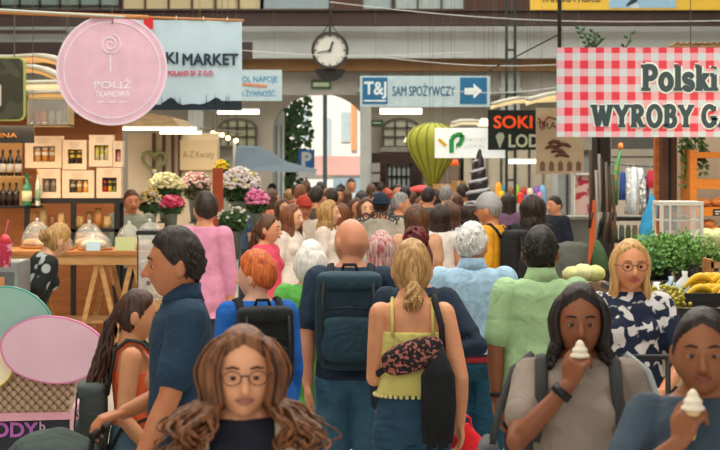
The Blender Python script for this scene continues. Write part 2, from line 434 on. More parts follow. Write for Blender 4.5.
    hd = MB(); hd.ell((0, 0, 0), HR, 44, 34, headfn)
    hd.tube([(0, -.088, .014), (0, -.100, -.006), (0, -.113, -.028), (0, -.106, -.036)], [.007, .0095, .0125, .010], 8)
    for q in (-1, 1):
        hd.ell((q*.011, -.098, -.033), (.008, .010, .007), 8, 6)
        hd.ell((q*.080, .012, -.006), (.011, .020, .032), 10, 8, None)
    H_(hd, b)
    me = vox(b, vz, 1 if near else 2)
    def scale_bend(me):
        for v in me.vertices:
            p = v.co
            if bend and p.z > .88:
                t = min(1, (p.z-.88)/.3); t = t*t*(3-2*t); q = Vector((p.x, p.y, p.z-.95)); q = Matrix.Rotation(R(bend)*t, 3, 'X') @ q; p = Vector((q.x, q.y, q.z+.95))
            v.co = p*s
        me.update(); return me
    def child(nm, me_or_mb, m, smooth=True, lab=None):
        if isinstance(me_or_mb, MB):
            o = me_or_mb.build(nm, m, None, smooth, local=True); scale_bend(o.data)
        else:
            scale_bend(me_or_mb); me_or_mb.materials.clear()
            me_or_mb.materials.append(m); o = bpy.data.objects.new(nm, me_or_mb); C.objects.link(o)
        o.parent = root
        if lab: o['label'] = lab
        return o
    child('body', me, mat(skin, .5, kind='skin'))
    # ---- face
    hcol = hair.get('col', '2A1E16') if hair else '6A5548'
    facing = math.cos(R(rot+yaw)) > -.2
    if facing and S > 60:
        for q in (-1, 1):
            e = MB(); e.ell((q*.030, -.0750, .004), (.0118,.0112,.0095), 14, 10); o_ = H_(e, MB()); child('eye', o_, M('CFC8BE', .35))
            e = MB(); e.ell((q*.030, -.0848, .003), (.0080, .0036, .0078), 12, 8); child('iris', H_(e, MB()), M('2A1A10', .2))
            e = MB(); e.ell((q*.031, -.0752, .0105), (.0165, .0128, .0080), 14, 10); e.ell((q*.031, -.0742, -.0050), (.0155, .0118, .0062), 14, 10); child('eyelid', H_(e, MB()), mat(skin, .5, kind='skin'))
            e = MB(); e.tube([(q*.014, -.0945, .027), (q*.032, -.0945, .032), (q*.050, -.082, .027)], [.0026, .0036, .0018], 6); child('eyebrow', H_(e, MB()), M(hcol if hcol not in ('D9D5CE', 'CFCBC4') else 'A59C92', .8))
        e = MB(); wl = (face or {}).get('smile', 1.0)
        e.tube([(-.026*wl, -.0885, -.0545), (-.012, -.0955, -.0535), (0, -.0975, -.055), (.012, -.0955, -.0535), (.026*wl, -.0885, -.0545)], [.0015, .0042, .0044, .0042, .0015], 8)
        e.tube([(-.024*wl, -.0885, -.057), (-.010, -.0945, -.0615), (0, -.0965, -.0625), (.010, -.0945, -.0615), (.024*wl, -.0885, -.057)], [.0015, .0048, .0055, .0048, .0015], 8)
        child('lips', H_(e, MB()), M((face or {}).get('lips', 'A85A50'), .4))
        if face and face.get('beard'):
            e = MB(); e.ell((0, 0, 0), HR, 30, 24, lambda d, p: headfn(d, p)*(1.03 if (d.z < -.36 and d.y < .25 and not (abs(d.x) < .3 and -.60 < d.z < -.45 and d.y < 0)) else .9))
            child('beard', H_(e, MB()), M(hcol, .9))
    if glasses:
        e = MB()
        for q in (-1, 1):
            e.ring(q*.034, .004, .024, .0024, -.1045, -.102, 24, rz=.019) if glasses != 'sun' else e.disc(q*.034, .002, .028, .021, -.106, -.101, 18)
            e.tube([(q*.06, -.1, .01), (q*.082, -.05, .012), (q*.085, .02, .008)], .0014, 6)
        e.tube([(-.012, -.104, .008), (0, -.108, .011), (.012, -.104, .008)], .002, 6)
        child('glasses', H_(e, MB()), M('15120F', .25), False)
    # ---- hair / hats
    if hair:
        k = hair.get('kind', 'short'); hm = mat(hcol, .5, kind='hair', col2=hair.get('col2'))
        g = MB()
        if k != 'none':
            haircap(g, 'short' if k in ('short',) else ('bald' if k == 'bald' else 'long'), hair.get('th', .07 if k == 'short' else .09), 44 if mid else 28, 28 if mid else 18, sd, .05 if k == 'short' else .02, hair.get('top', .006))
        if k == 'short' and near:
            for i in range(150):
                az = rnd.uniform(0, 360); el = rnd.uniform(50 if az < 80 or az > 280 else (15 if az < 110 or az > 250 else -15), 88); p = hsurf(az, el, 1.05); q = hsurf(az+rnd.uniform(-16, 16), el-14, 1.09)
                g.tube([p*.99, (p+q)/2*1.035, q], [.006, .007, .002], 4)
        if k == 'long':
            L_ = hair.get('len', .3); nl = hair.get('n', 150) if near else (70 if mid else 34)
            az0 = hair.get('az0', 68)
            locks(g, nl, L_, rnd, az0, 360-az0, hair.get('r', .013) if near else .02, hair.get('wave', .006), hair.get('curl', 2), hair.get('vol', 1.12), spread=hair.get('spread', 1), fwd=hair.get('fwd', 0), vr=hair.get('vr', .06), fl=hair.get('fl', 1.6))
            if hair.get('frizz'):
                locks(g, hair['frizz'], L_*1.05, rnd, az0-8, 368-az0, .0045, hair.get('wave', .006)*1.5, hair.get('curl', 2)*1.2, hair.get('vol', 1.12)*1.10, spread=hair.get('spread', 1)*1.2, fwd=hair.get('fwd', 0), vr=.2, fl=hair.get('fl', 1.6))
            g.loft([(0, .035, .02, .078, .07), (0, .045, -.06, .085, .062), (0, .06, -.16, .085, .045), (0, .068, -.06-L_*.8, .07*hair.get('spread', 1), .03)], 18)
        if k == 'pony':
            gp = hair.get('at', (0, .125, .0)); 
            locks(g, 90 if near else 40, hair.get('len', .35), rnd, 20, 340, .011, hair.get('wave', .008), 2.2, 1.06, gather=gp, spread=hair.get('spread', 1))
            g.ell(gp, .024, 10, 8)
        if k == 'bun':
            gp = hair.get('at', (0, .10, .07)); rr = hair.get('r', .05)
            sdv = rnd.uniform(0, 9)
            g.ell(gp, rr, 26, 18, lambda d, p: p*(1+.12*math.sin(6*math.atan2(d.y, d.x)+d.z*9+sdv)))
            for i in range(26):
                a = rnd.uniform(0, 6.3); b_ = Vector(gp)+Vector((math.cos(a)*rr*.9, rnd.uniform(-.4, .7)*rr, math.sin(a)*rr*.9)); a2 = a+1.1; c_ = Vector(gp)+Vector((math.cos(a2)*rr*1.05, rr*.4, math.sin(a2)*rr*1.05))
                g.tube([b_, (b_+c_)/2*1.02, c_], [.006, .009, .003], 5)
            for i in range(60):
                az = rnd.uniform(60, 300); p = hsurf(az, rnd.uniform(-35, 60), 1.05); g.tube([p, (p*1.1+Vector(gp))/2, Vector(gp)], [.006, .009, .006], 5)
        if hair.get('puff'):      # chin length bob
            def pf(d, p):
                f = 1+.07*noise.noise(d*4+Vector((sd, 0, 0)))+.02*math.sin(math.atan2(d.x, d.y)*38)
                return p*f
            g.ell((0, .028, -.01), (.100, .094, .115), 44, 30, pf)
        child('hair', H_(g, MB()), hm)
        hat = hair.get('hat')
        if hat:
            e = MB()
            def cf(d, p):
                q = headfn(d, p); kk = 1.14 if d.z > .12 else .93
                return Vector((q.x*kk, q.y*kk, q.z*kk+(.012 if d.z > .12 else 0)))
            e.ell((0, 0, 0), HR, 36, 26, cf)
            if hair.get('peak', 1):
                dr = -1 if hair.get('peak', 1) > 0 else 1
                e.add([(math.cos(a)*.075*1.05, dr*(.07+(.115+.0*q)*math.sin(a)*(1 if q2 else 0)+.01), .035+z) for q, z in ((0, 0), (1, .006)) for q2 in (0, 1) for a in [math.pi*i/12 for i in range(13)]],
                      [(i, i+1, 14+i, 13+i) for i in range(12)]+[(26+i, 39+i, 40+i, 27+i) for i in range(12)]+[(13+i, 14+i, 40+i, 39+i) for i in range(12)]+[(i, 26+i, 27+i, 1+i) for i in range(12)])
            child('cap', H_(e, MB()), fab(hat))
    # ---- top
    sp = shirt or {'col': 'D8D8D4'}
    inf = sp.get('inf', .012); z0 = sp.get('hem', .90); z1 = sp.get('neck', 1.48); slv = sp.get('sleeve', .55)
    g = MB(); torso(g, z0, z1, inf, sp.get('loose', .01))
    if slv > 0:
        for sg in (1, -1):
            el, wr, a = A[sg]; t = min(1, slv)
            if slv <= 1:
                e_ = sh[sg]*(1-t)+el*t; limb(g, [sh[sg]+Vector((-sg*.003, 0, .002)), (sh[sg]+e_)/2, e_], [aw*1.15+inf+.004, aw*1.02+inf*1.3, aw*.9+inf*1.9])
            else:
                t = slv-1; e2 = el*(1-t)+wr*t
                limb(g, [sh[sg]+Vector((-sg*.003, 0, .002)), (sh[sg]+el)/2, el, e2], [aw*1.15+inf+.004, aw*1.0+inf, aw*.8+inf*1.2, aw*.62+inf])
    fm = sp.get('mat') or fab(sp['col'])
    child(sp.get('name', 't_shirt'), vox(g, max(vz, .008), 3, .0030 if near else .0025, 8, sd, .6), fm)
    if sp.get('straps'):
        for q in (-1, 1):
            e = MB(); x_ = q*.088
            e.tube([(x_, -.105, z1-.03), (x_, -.085, 1.41), (x_*.98, -.03, 1.468), (x_*.98, .02, 1.475), (x_, .075, 1.43), (x_, .100, z1-.02)], .008, 8)
            child('shoulder_strap', e, M(sp['col'], .8))
    if sp.get('collar'):
        e = MB(); e.loft([(0, .008, 1.462, .098, .082), (0, .008, 1.50, .078, .068), (0, .012, 1.532, .068, .064), (0, .012, 1.530, .060, .056), (0, .008, 1.49, .062, .055)], 24)
        child('collar', e, fm)
    # ---- bottoms
    pp = pants or {'col': '2C3A50'}
    g = MB(); kd = pp.get('kind', 'pants'); inf = pp.get('inf', .010)
    if kd == 'skirt':
        zl = pp.get('z', .5); g.loft([(0, .01, zl, .24, .20), (0, .01, .75, .20, .15), (0, .01, .95, hipx+.014, .125), (0, .005, 1.04, wst+.02, .105)], 28)
    else:
        torso(g, .84, 1.075, inf)
        zl = pp.get('z', .10 if kd == 'pants' else .52)
        for sg in (1, -1):
            hip, kn, an = LG[sg]
            if zl < .4:
                t = (.485-zl)/(.485-.085); e_ = kn*(1-t)+an*t
                limb(g, [hip, (hip+kn)/2, kn, (kn+e_)/2, e_], [.098*bulk+inf, .086*bulk+inf, .062+inf, .056+inf, .046+inf])
            else:
                t = min(1, (.90-zl)/(.415)); e_ = hip*(1-t)+kn*t; limb(g, [hip, (hip+e_)/2, e_], [.098*bulk+inf, .092*bulk+inf*1.3, .078*bulk+inf*2])
    child({'pants': 'trousers', 'shorts': 'shorts', 'skirt': 'skirt'}[kd], vox(g, max(vz, .008), 3, .003, 8, sd+3), mat(pp['col'], .8, kind=pp.get('m', 'denim')))
    for sg in (1, -1):
        an = LG[sg][2]; g = MB()
        limb(g, [an+Vector((0, .035, -.045)), an+Vector((sg*.006, -.06, -.045)), an+Vector((sg*.012, -.155, -.055))], [.040, .043, .030], 12)
        child('shoe', vox(g, .008 if near else .012, 2), M(shoe, .5))
    root['_'] = 0; del root['_']
    PI = dict(root=root, s=s, HM=HM, A=A, LG=LG, shx=shx, bulk=bulk, child=child, H_=H_, rnd=rnd)
    return PI
def to_world(P, v):
    o = P['root']; c, s_ = math.cos(o.rotation_euler.z), math.sin(o.rotation_euler.z); v = Vector(v)*P['s']
    return Vector((v.x*c-v.y*s_, v.x*s_+v.y*c, v.z))+o.location
def backpack(P, col, col2, label, sc=1.0, y=.19, z=1.20, lean=0, strapc=None, tall=.46, wide=.30, deep=.17, front_straps=True):
    o = P['root']; s = P['s']
    bag = T('backpack', label, 'backpack', to_world(P, (0, y, z-tall/2)), None, o.rotation_euler.z)
    def W(mb, nm, m, vs_=0, smooth=True):
        for v in mb.v: v.z -= (z-tall/2); v.y -= y
        if vs_:
            me = vox(mb, vs_, 4, .002, 10, z); me.materials.append(m); q = bpy.data.objects.new(nm, me); C.objects.link(q)
        else: q = mb.build(nm, m, None, smooth, local=True)
        for v in q.data.vertices: v.co *= s
        q.parent = bag; return q
    g = MB(); hw = wide/2
    def rb(mb, cx, cy, cz, w_, d_, h_, e=.35):
        def f(d, p): return Vector((math.copysign(abs(d.x)**e, d.x)*w_/2, math.copysign(abs(d.y)**e, d.y)*d_/2, math.copysign(abs(d.z)**(e), d.z)*h_/2))
        mb.ell((cx, cy, cz), 1, 28, 20, f)
    rb(g, 0, y+.02, z, wide, deep, tall, .45); W(g, 'main_compartment', fab(col), .009)
    g = MB(); rb(g, 0, y+.02+deep*.42, z-tall*.17, wide*.78, deep*.45, tall*.46, .4); W(g, 'front_pocket', fab(col2), .009)
    g = MB(); rb(g, 0, y+.03, z+tall*.40, wide*.96, deep*1.02, tall*.20, .5); W(g, 'top_flap', fab(col2), .009)
    g = MB(); g.tube([(-.04, y-.03, z+tall*.48), (-.03, y-.03, z+tall*.56), (.03, y-.03, z+tall*.56), (.04, y-.03, z+tall*.48)], .009, 8); W(g, 'carry_handle', M(strapc or col, .8))
    for q in (-1, 1):
        g = MB(); x_ = q*.105*P['bulk']
        g.tube([(x_*.8, y-deep*.35, z+tall*.36), (x_, .085, 1.44), (x_*1.02, .03, 1.487), (x_*1.05, -.04, 1.475), (x_*1.1, -.118, 1.40), (x_*1.15, -.145, 1.28), (x_*1.25, -.10, 1.12), (x_*1.3, .06, 1.06), (x_*.9, y-deep*.3, z-tall*.35)], .020, 10, .42)
        W(g, 'shoulder_strap', M(strapc or col, .85))
        g = MB(); g.tube([(q*wide*.36, y+.02+deep*.56, z+tall*.40), (q*wide*.38, y+.03+deep*.58, z), (q*wide*.33, y+.01+deep*.52, z-tall*.42)], .008, 6, .5); W(g, 'compression_strap', M('1B2224', .7))
    g = MB(); g.tube([(-wide*.36, y+.02+deep*.53, z+tall*.12), (0, y+.022+deep*.60, z+tall*.16), (wide*.36, y+.02+deep*.53, z+tall*.12)], .004, 6); W(g, 'zip', M('20282A', .4))
    return bag
# ================================================================ the hall
g = MB(); g.box((0, 22, -.05), (30, 60, .1)); struct('floor', g, mat('B9B2A8', .35, kind='plaster', scale=1.5))
g = MB(); g.box((0, 17, 8.85), (30, 42, .1)); struct('ceiling', g, mat('8E8A80', .8, kind='plaster', scale=2))
for nm, x_ in (('wall_left', -14), ('wall_right', 14)):
    g = MB(); g.box((x_, 17, 4.4), (.3, 42, 8.8)); struct(nm, g, mat('B8B2A4', .9, kind='plaster', scale=2))
SB = 46.0; YB = Y(SB)
# back wall with the arched doorway, as one outline
ax0, ax1 = X(273, SB), X(367, SB); zs, zt = Z(132, SB), Z(93, SB); cxm = (ax0+ax1)/2; rx_ = (ax1-ax0)/2
arch = [(cxm-rx_*math.cos(a), zs+(zt-zs)*math.sin(a)) for a in [math.pi*i/28 for i in range(29)]]
g = MB(); g.poly([(-14, 0), (ax0, 0)]+arch+[(ax1, 0), (14, 0), (14, 8.8), (-14, 8.8)], YB, YB+.5)
struct('wall_back', g, mat('B3AC9C', .9, kind='plaster', scale=1.2))
# lighter upper band and pilasters
g = MB(); pb(g, -260, 980, 72, 95, 47, .12); struct('trim_1', g, mat('B4B3AA', .8, kind='plaster', scale=2))
g = MB(); pb(g, -260, 980, 25, 58, 48, .5); pb(g, -260, 980, 24, 32, 48, .6, -.1); struct('trim_2', g, mat('D6DCDA', .8, kind='plaster', scale=2))
g = MB(); pb(g, -260, 980, 57, 71, 47.6, .4); struct('trim_3', g, mat('8A6844', .8, kind='plaster', scale=3))
for i, (a, b) in enumerate(((188, 203), (360, 371), (501, 520), (640, 655))):
    g = MB(); pb(g, a, b, 58, 190, 47.2, .3); pb(g, a-2, b+2, 88, 92, 47.4, .4); pb(g, a-1, b+1, 190, 258.2, 47.3, .36); struct('trim_%d' % (4+i), g, mat('BCC0B8', .8, kind='plaster', scale=2))
# dark riveted gallery girder
g = MB(); pb(g, -260, 980, 10, 24.5, 49, .25); pb(g, -260, 980, 9, 11, 49, .4, -.08); pb(g, -260, 980, 23, 25, 49, .4, -.08)
for px in range(-200, 940, 14): g.box((X(px, 49), Y(49)-.01, Z(17, 49)), (.03, .03, .26))
struct('trim_8', g, mat('43332C', .7, kind='plaster', scale=3))
g = MB(); pb(g, -260, 252, 42, 58, 50, .2); pb(g, -260, 85, 17, 26, 52, .15); pb(g, -260, 66, 30, 33.5, 53, .1); struct('trim_9', g, mat('3E2F2C', .7, kind='plaster', scale=3))
# glazed gallery on the left
def window(n, x0, x1, y0, y1, S, nx, ny, glass, frame='4A4038', arched=False, dep=.08, warm=None):
    o = bpy.data.objects.new('window_%d' % n, None); C.objects.link(o); o['kind'] = 'structure'; o.location = base(x0, x1, y1, S, dep)
    xa, xb, za, zb = X(x0, S), X(x1, S), Z(y1, S), Z(y0, S); y = Y(S); g = MB()
    if arched:
        rz = (zb-za)*.36; zc = zb-rz; pts = [(xa, za), (xb, za)]+[((xa+xb)/2+(xb-xa)/2*math.cos(a), zc+rz*math.sin(a)) for a in [math.pi*i/20 for i in range(21)]]
        g.poly(pts, y+.02, y+.05); g.build('pane', glass, o)
        g = MB(); g.ring((xa+xb)/2, zc, (xb-xa)/2, .06, y-.03, y+.06, 20, 0, 180, rz=rz)
        g.box((xa, y+.01, (za+zc)/2), (.06, .09, zc-za)); g.box((xb, y+.01, (za+zc)/2), (.06, .09, zc-za)); g.box(((xa+xb)/2, y, za-.03), (xb-xa+.1, .16, .07))
    else:
        g.box(((xa+xb)/2, y+.03, (za+zb)/2), (xb-xa, .03, zb-za)); g.build('pane', glass, o)
        g = MB(); 
        for x_ in (xa, xb): g.box((x_, y, (za+zb)/2), (.07, .09, zb-za+.07))
        for z_ in (za, zb): g.box(((xa+xb)/2, y, z_), (xb-xa, .09, .07))
    for i in range(1, nx): g.box((xa+(xb-xa)*i/nx, y, (za+zb)/2), (.045, .07, (zb-za)*(.96 if arched else 1)))
    for i in range(1, ny): g.box(((xa+xb)/2, y, za+(zb-za)*i/ny), (xb-xa, .07, .045))
    g.build('window_frame', M(frame, .6), o); return o
gl1 = mat('7E9488', .25, kind='plain', col2='A8B8A8', scale=2); gl2 = mat('A9AF8C', .3, kind='plain', scale=2)
window(1, -60, 120, -30, 42, 46.4, 9, 2, gl1, '3C2E28')
window(2, 122, 262, -20, 12, 46.4, 6, 1, mat('C9B98C', .4, kind='plain', scale=1), '5A3826')
window(3, 262, 332, -30, 12, 46.4, 1, 1, mat('93A3A6', .3), '6A6A66')
window(4, 362, 392, -30, 12, 46.4, 1, 1, mat('9DACAC', .3), '6A6A66')
window(5, 394, 465, -30, 12, 46.4, 3, 1, mat('A9B4B0', .3), '5A564E')
g = MB(); pb(g, 332, 362, -30, 12, 46.5, .1); pb(g, 465, 530, -30, 12, 46.5, .1); struct('trim_10', g, mat('54382A', .7, kind='plaster'))
window(6, 219, 256, 119, 146, 46.3, 4, 3, gl2, '5C5548', True)
window(7, 383, 419, 119, 146, 46.3, 3, 3, mat('B7BBA6', .3), '5C5548', True)
g = MB(); pb(g, 380, 422, 147, 152, 46.3, .3, -.15); struct('trim_11', g, M('9A978C'))
# dark timber shop front right of the doorway, with a glazed door
g = MB(); pb(g, 372, 460, 153, 257, 46.8, .15); struct('trim_12', g, mat('33231D', .7, kind='wood', col2='4A2F24', scale=3))
window(8, 387, 411, 165, 200, 47.3, 5, 3, mat('A9BDBC', .2), '2C1E18')
for i, (a, b, c_, d_) in enumerate(((371, 380, 163, 172), (371, 380, 174, 182))):
    g = MB(); pb(g, a, b, c_, d_, 47.35, .02); solo(g, 'wall_poster', M('9A9389'), ('upper' if i == 0 else 'lower')+' small grey poster on the dark shop front right of the archway', 'poster')
# green exit signs
for (a, b, c_, d_), lb, SX in (((311, 331, 80, 89), 'green exit sign under the round clock', 47.06), ((371, 383, 120, 126), 'green exit sign left of the arched window right of the doorway', 46.06)):
    g = MB(); pb(g, a, b, c_, d_, SX, .04); o = T('exit_sign', lb, 'sign', base(a, b, d_, SX)); g.build('panel', M('3F6A3C', .5), o)
    g = MB(); pb(g, a+2, b-2, c_+2.4, d_-2.4, SX, .02, -.015); g.build('symbol', M('C9D8BE', .5), o)
# outside the doorway
g = MB(); g.box((0, 55, -.06), (60, 35, .1)); struct('street', g, mat('A09C94', .9, kind='plaster', scale=1))
SO = 29.0
b = T('apartment_building', 'pale building with pink ground floor seen through the arched doorway', 'building', (X(330, SO), Y(SO), 0))
g = MB(); pb(g, 180, 480, -40, 224, SO, 6); g.build('wall', mat('EFE9DD', .9, kind='plaster', scale=.6), b)
g = MB(); pb(g, 180, 480, 156, 175, SO, .12, -.12); g.build('pink_band', mat('D9A79C', .9, kind='plaster', scale=.6), b)
g = MB(); pb(g, 351, 356.5, 100, 150, SO, .1, -.1); g.build('orange_pilaster', M('E09A6A'), b)
for x0, y0, x1, y1 in ((341, 112, 350, 142), (325, 118, 331, 160), (300, 108, 309, 140), (345, 60, 352, 90)):
    g = MB(); pb(g, x0, x1, y0, y1, SO, .06, -.05); f = g.build('window', M('B9C4C6', .3), b)
g = MB(); pb(g, 333, 367, 178, 224, SO, .08, -.08)
for px in range(334, 366, 5): pb(g, px, px+1, 178, 224, SO, .1, -.14)
g.build('shop_front', M('9AAAB2', .4), b)
# parked delivery van, tree, lamp post and sign outside
def blob_tree(px, S, zc, r, label, trunk=.12, seed=1):
    t = T('tree', label, 'tree', (X(px, S), Y(S), 0)); rnd = random.Random(seed)
    g = MB(); g.tube([(X(px, S), Y(S), 0), (X(px, S)+.05, Y(S), zc*.6), (X(px, S), Y(S), zc)], [trunk, trunk*.8, trunk*.3], 8); g.build('trunk', M('4A3A2C', .9), t, True)
    g = MB()
    for i in range(900):
        a, b_, k = rnd.uniform(0, 6.28), rnd.uniform(-1, 1), rnd.random()**.4; q = math.sqrt(1-b_*b_)
        p = Vector((X(px, S)+math.cos(a)*q*r*k*.6, Y(S)+math.sin(a)*q*r*k, zc+b_*r*1.6*k)); u = Vector((rnd.uniform(-1, 1), rnd.uniform(-1, 1), rnd.uniform(-1, 1))).normalized()*.10; v = u.orthogonal().normalized()*.07
        g.add([p-u, p+v, p+u, p-v], [(0, 1, 2, 3)])
    g.build('foliage', mat('5E7E4A', .8, col2='3A5A30', scale=3), t); return t
blob_tree(287, 42, 2.9, 1.05, 'green tree just outside the left side of the arched doorway')
g = MB(); g.tube([(X(325, 43), Y(43), 0), (X(325, 43), Y(43), 5)], .05, 8); solo(g, 'lamp_post', M('8FA6AC', .4), 'thin grey lamp post outside the middle of the arched doorway', 'post', smooth=True)
o = T('parking_sign', 'blue parking sign with a white P and a blank panel below', 'sign', (X(306, 44), Y(44), 0))
g = MB(); g.tube([(X(306, 44), Y(44)+.05, 0), (X(306, 44), Y(44)+.05, Z(149, 44))], .03, 8); g.build('pole', M('8A8F92', .4, metal=.5), o)
g = MB(); pb(g, 298.5, 314.5, 149.5, 168, 44, .03); g.build('blue_panel', M('1576C4', .4), o)
text('P', X(302.5, 44), Z(166, 44), Y(44)-.012, .30, M('F2F4F4', .5), 'letter_p', o, .05)
g = MB(); pb(g, 298, 316, 171, 178, 44, .03); g.build('lower_panel', M('EDEFEA', .5), o)
g = MB(); pb(g, 271, 283, 110, 258, 45.5, .12, .6); struct('door_1', g, M('DDE2DE', .5))
for px in (275, 280): 
    g = MB(); pb(g, px-.7, px+.7, 125, 250, 45.5, .16, .58); g.build('door_rail', M('7A8480'), bpy.data.objects['door_1'])

# steel lattice column
o = T('lattice_column', 'dark steel lattice column behind the juice sign', 'column', (X(510, 58), Y(58), 0))
g = MB()
for px in (506.5, 515): g.box((X(px, 58), Y(58), 4.4), (.045, .06, 8.8))
g.build('uprights', M('26302F', .6), o)
g = MB()
for py in (-20, 50, 72, 95, 120, 150, 180, 220, 260): g.box((X(510.7, 58), Y(58), Z(py, 58)), (.17, .05, .035))
g.build('battens', M('26302F', .6), o)
o = T('hanging_rod', 'thin dark steel rod rising above the left edge of the gingham sign', 'rod', (X(559.5, 100), Y(100), Z(48, 100)))
g = MB(); g.tube([(X(559.5, 100), Y(100), Z(48, 100)), (X(559.5, 100), Y(100), 5.4)], .02, 8); g.build('rod', M('2E2A28', .5), o, True)
g = MB(); g.tube([(X(559.5, 100), Y(100), Z(34, 100)), (X(500, 100), Y(100)+2, Z(70, 92))], .009, 6); g.build('brace', M('2E3A3A', .5), o, True)
# wires
for i, (a, b, lb) in enumerate((((180, 44, 62), (470, 52, 62), 'thin pale wire crossing in front of the round clock'), ((330, 2, 70), (760, 20, 90), 'thin pale wire crossing below the yellow banner'), ((380, 57, 60), (640, 59, 75), 'thin pale wire meeting the gingham sign at its left edge'), ((430, 88, 60), (600, 80, 80), 'lower thin pale wire right of the arrow sign'))):
    p, q = Vector((X(a[0], a[2]), Y(a[2]), Z(a[1], a[2]))), Vector((X(b[0], b[2]), Y(b[2]), Z(b[1], b[2]))); g = MB()
    g.tube([p.lerp(q, t/10)-Vector((0, 0, .12*math.sin(math.pi*t/10))) for t in range(11)], .006, 5); solo(g, 'wire', M('C9CEC9', .6), lb, 'wire', 'wires across the hall', True)

# ---------------------------------------------------------------- the station clock
SC = 50.0; cx, cz, cy = X(330, SC), Z(50.5, SC), Y(SC)
o = T('hall_clock', 'round clock with dark rim hanging above the arched doorway', 'clock', (cx, cy, cz-.38))
g = MB(); g.ring(cx, cz, .345, .055, cy-.10, cy+.12, 48); g.build('rim', M('2E2723', .5), o)
g = MB(); g.disc(cx, cz, .335, .335, cy-.04, cy+.1, 48); g.build('dial', M('CFCFC4', .5), o)
g = MB()
for i in range(12):
    a = math.pi*i/6; d = Vector((math.sin(a), 0, math.cos(a))); g.bar(Vector((cx, cy-.05, cz))+d*.27, Vector((cx, cy-.05, cz))+d*.31, .018 if i % 3 else .03, .01)
g.build('hour_marks', M('2A2A28'), o)
g = MB(); g.bar((cx, cy-.065, cz), (cx+.06, cy-.065, cz+.18), .035, .012); g.build('hour_hand', M('1E1E1E'), o)
g = MB(); g.bar((cx+.03, cy-.08, cz+.005), (cx-.25, cy-.08, cz-.05), .022, .012); g.build('minute_hand', M('1E1E1E'), o)
g = MB(); g.disc(cx, cz, .03, .03, cy-.09, cy-.04, 16); g.build('hub', M('1E1E1E'), o)
g = MB(); g.tube([(cx, cy+.02, cz+.36), (cx, cy+.02, 6.2)], .022, 8); g.tube([(cx, cy+.02, cz+.55), (cx-.16, cy+.02, cz+.34)], .01, 6); g.tube([(cx, cy+.02, cz+.55), (cx+.16, cy+.02, cz+.34)], .01, 6); g.build('hanger', M('2A2624', .5), o)
g = MB(); zz = Z(69, SC); g.poly([(cx+.30*math.cos(a), zz+.24*math.sin(a)) for a in [math.pi+math.pi*i/16 for i in range(17)]], cy, cy+.2); g.build('lower_bracket', M('221D1B', .6), o)

# ---------------------------------------------------------------- hanging signs
def board(name, label, x0, x1, y0, y1, S, m, dep=.03, cat='sign', group=None):
    o = T(name, label, cat, base(x0, x1, y1, S, dep), group); g = MB(); pb(g, x0, x1, y0, y1, S, dep); g.build('panel', m, o, bev=.004)
    g = MB()
    for px in (x0+(x1-x0)*.12, x1-(x1-x0)*.12): g.tube([(X(px, S), Y(S)+dep/2, Z(y0, S)), (X(px, S), Y(S)+dep/2, 8.8)], .0018, 5)
    g.build('hanging_wires', M('6A6E6C', .5), o); return o
def tx(s, x0, x1, y0, y1, S, m, o, bold=.02, nm='lettering', d=.003):
    bold = min(bold, .024)   # text fitted to a pixel rectangle, baseline at y1
    return text(s, X(x0, S), Z(y1, S), Y(S)-d, (y1-y0)/S, m, nm, o, bold, (x1-x0)/S)
S_ = 62.0; blue = M('1C6A96', .5); pale = M('B9D0D6', .5)
o = board('food_store_sign', 'long pale blue SAM SPOZYWCZY sign with white arrow on blue square', 360, 490, 76, 107, S_, pale)
g = MB(); pb(g, 362.5, 387.5, 77.5, 104, S_, .01, -.008); g.build('logo_square', blue, o)
tx('T&J', 364.5, 386, 82, 98.5, S_, M('DCEAEC'), o, .03, 'logo_letters', .012)
g = MB(); pb(g, 364, 386, 100, 101.6, S_, .01, -.012); g.build('logo_line', M('DCEAEC'), o)
tx('SAM SPOŻYWCZY', 392.5, 455, 83, 96, S_, M('1E5E7C'), o, .012)
g = MB(); pb(g, 460, 487, 77.5, 104, S_, .01, -.008); g.build('arrow_square', blue, o)
ya = Y(S_)-.018; pts = [(464.5, 88), (473.5, 88), (473.5, 83.5), (482, 91), (473.5, 98.5), (473.5, 94.5), (464.5, 94.5)]
g = MB(); g.poly([(X(a, S_), Z(b_, S_)) for a, b_ in pts], ya, ya+.01); g.build('arrow', M('E6EFEF'), o)
o = board('drinks_sign', 'pale blue ALKOHOL NAPOJE A ZYWNOSC sign behind the white banner', 214, 282, 70, 101, 60, pale)
tx('ALKOHOL NAPOJE', 218, 277.5, 76.5, 84, 60, M('2C86AE'), o, .012)
tx('A ŻYWNOŚĆ', 240, 275, 89, 96.5, 60, M('2C86AE'), o, .012)
g = MB(); g.bar((X(236, 60), Y(60)-.01, Z(83.5, 60)), (X(267, 60), Y(60)-.01, Z(86, 60)), .04, .01); g.build('orange_strip', M('D98A5C'), o)
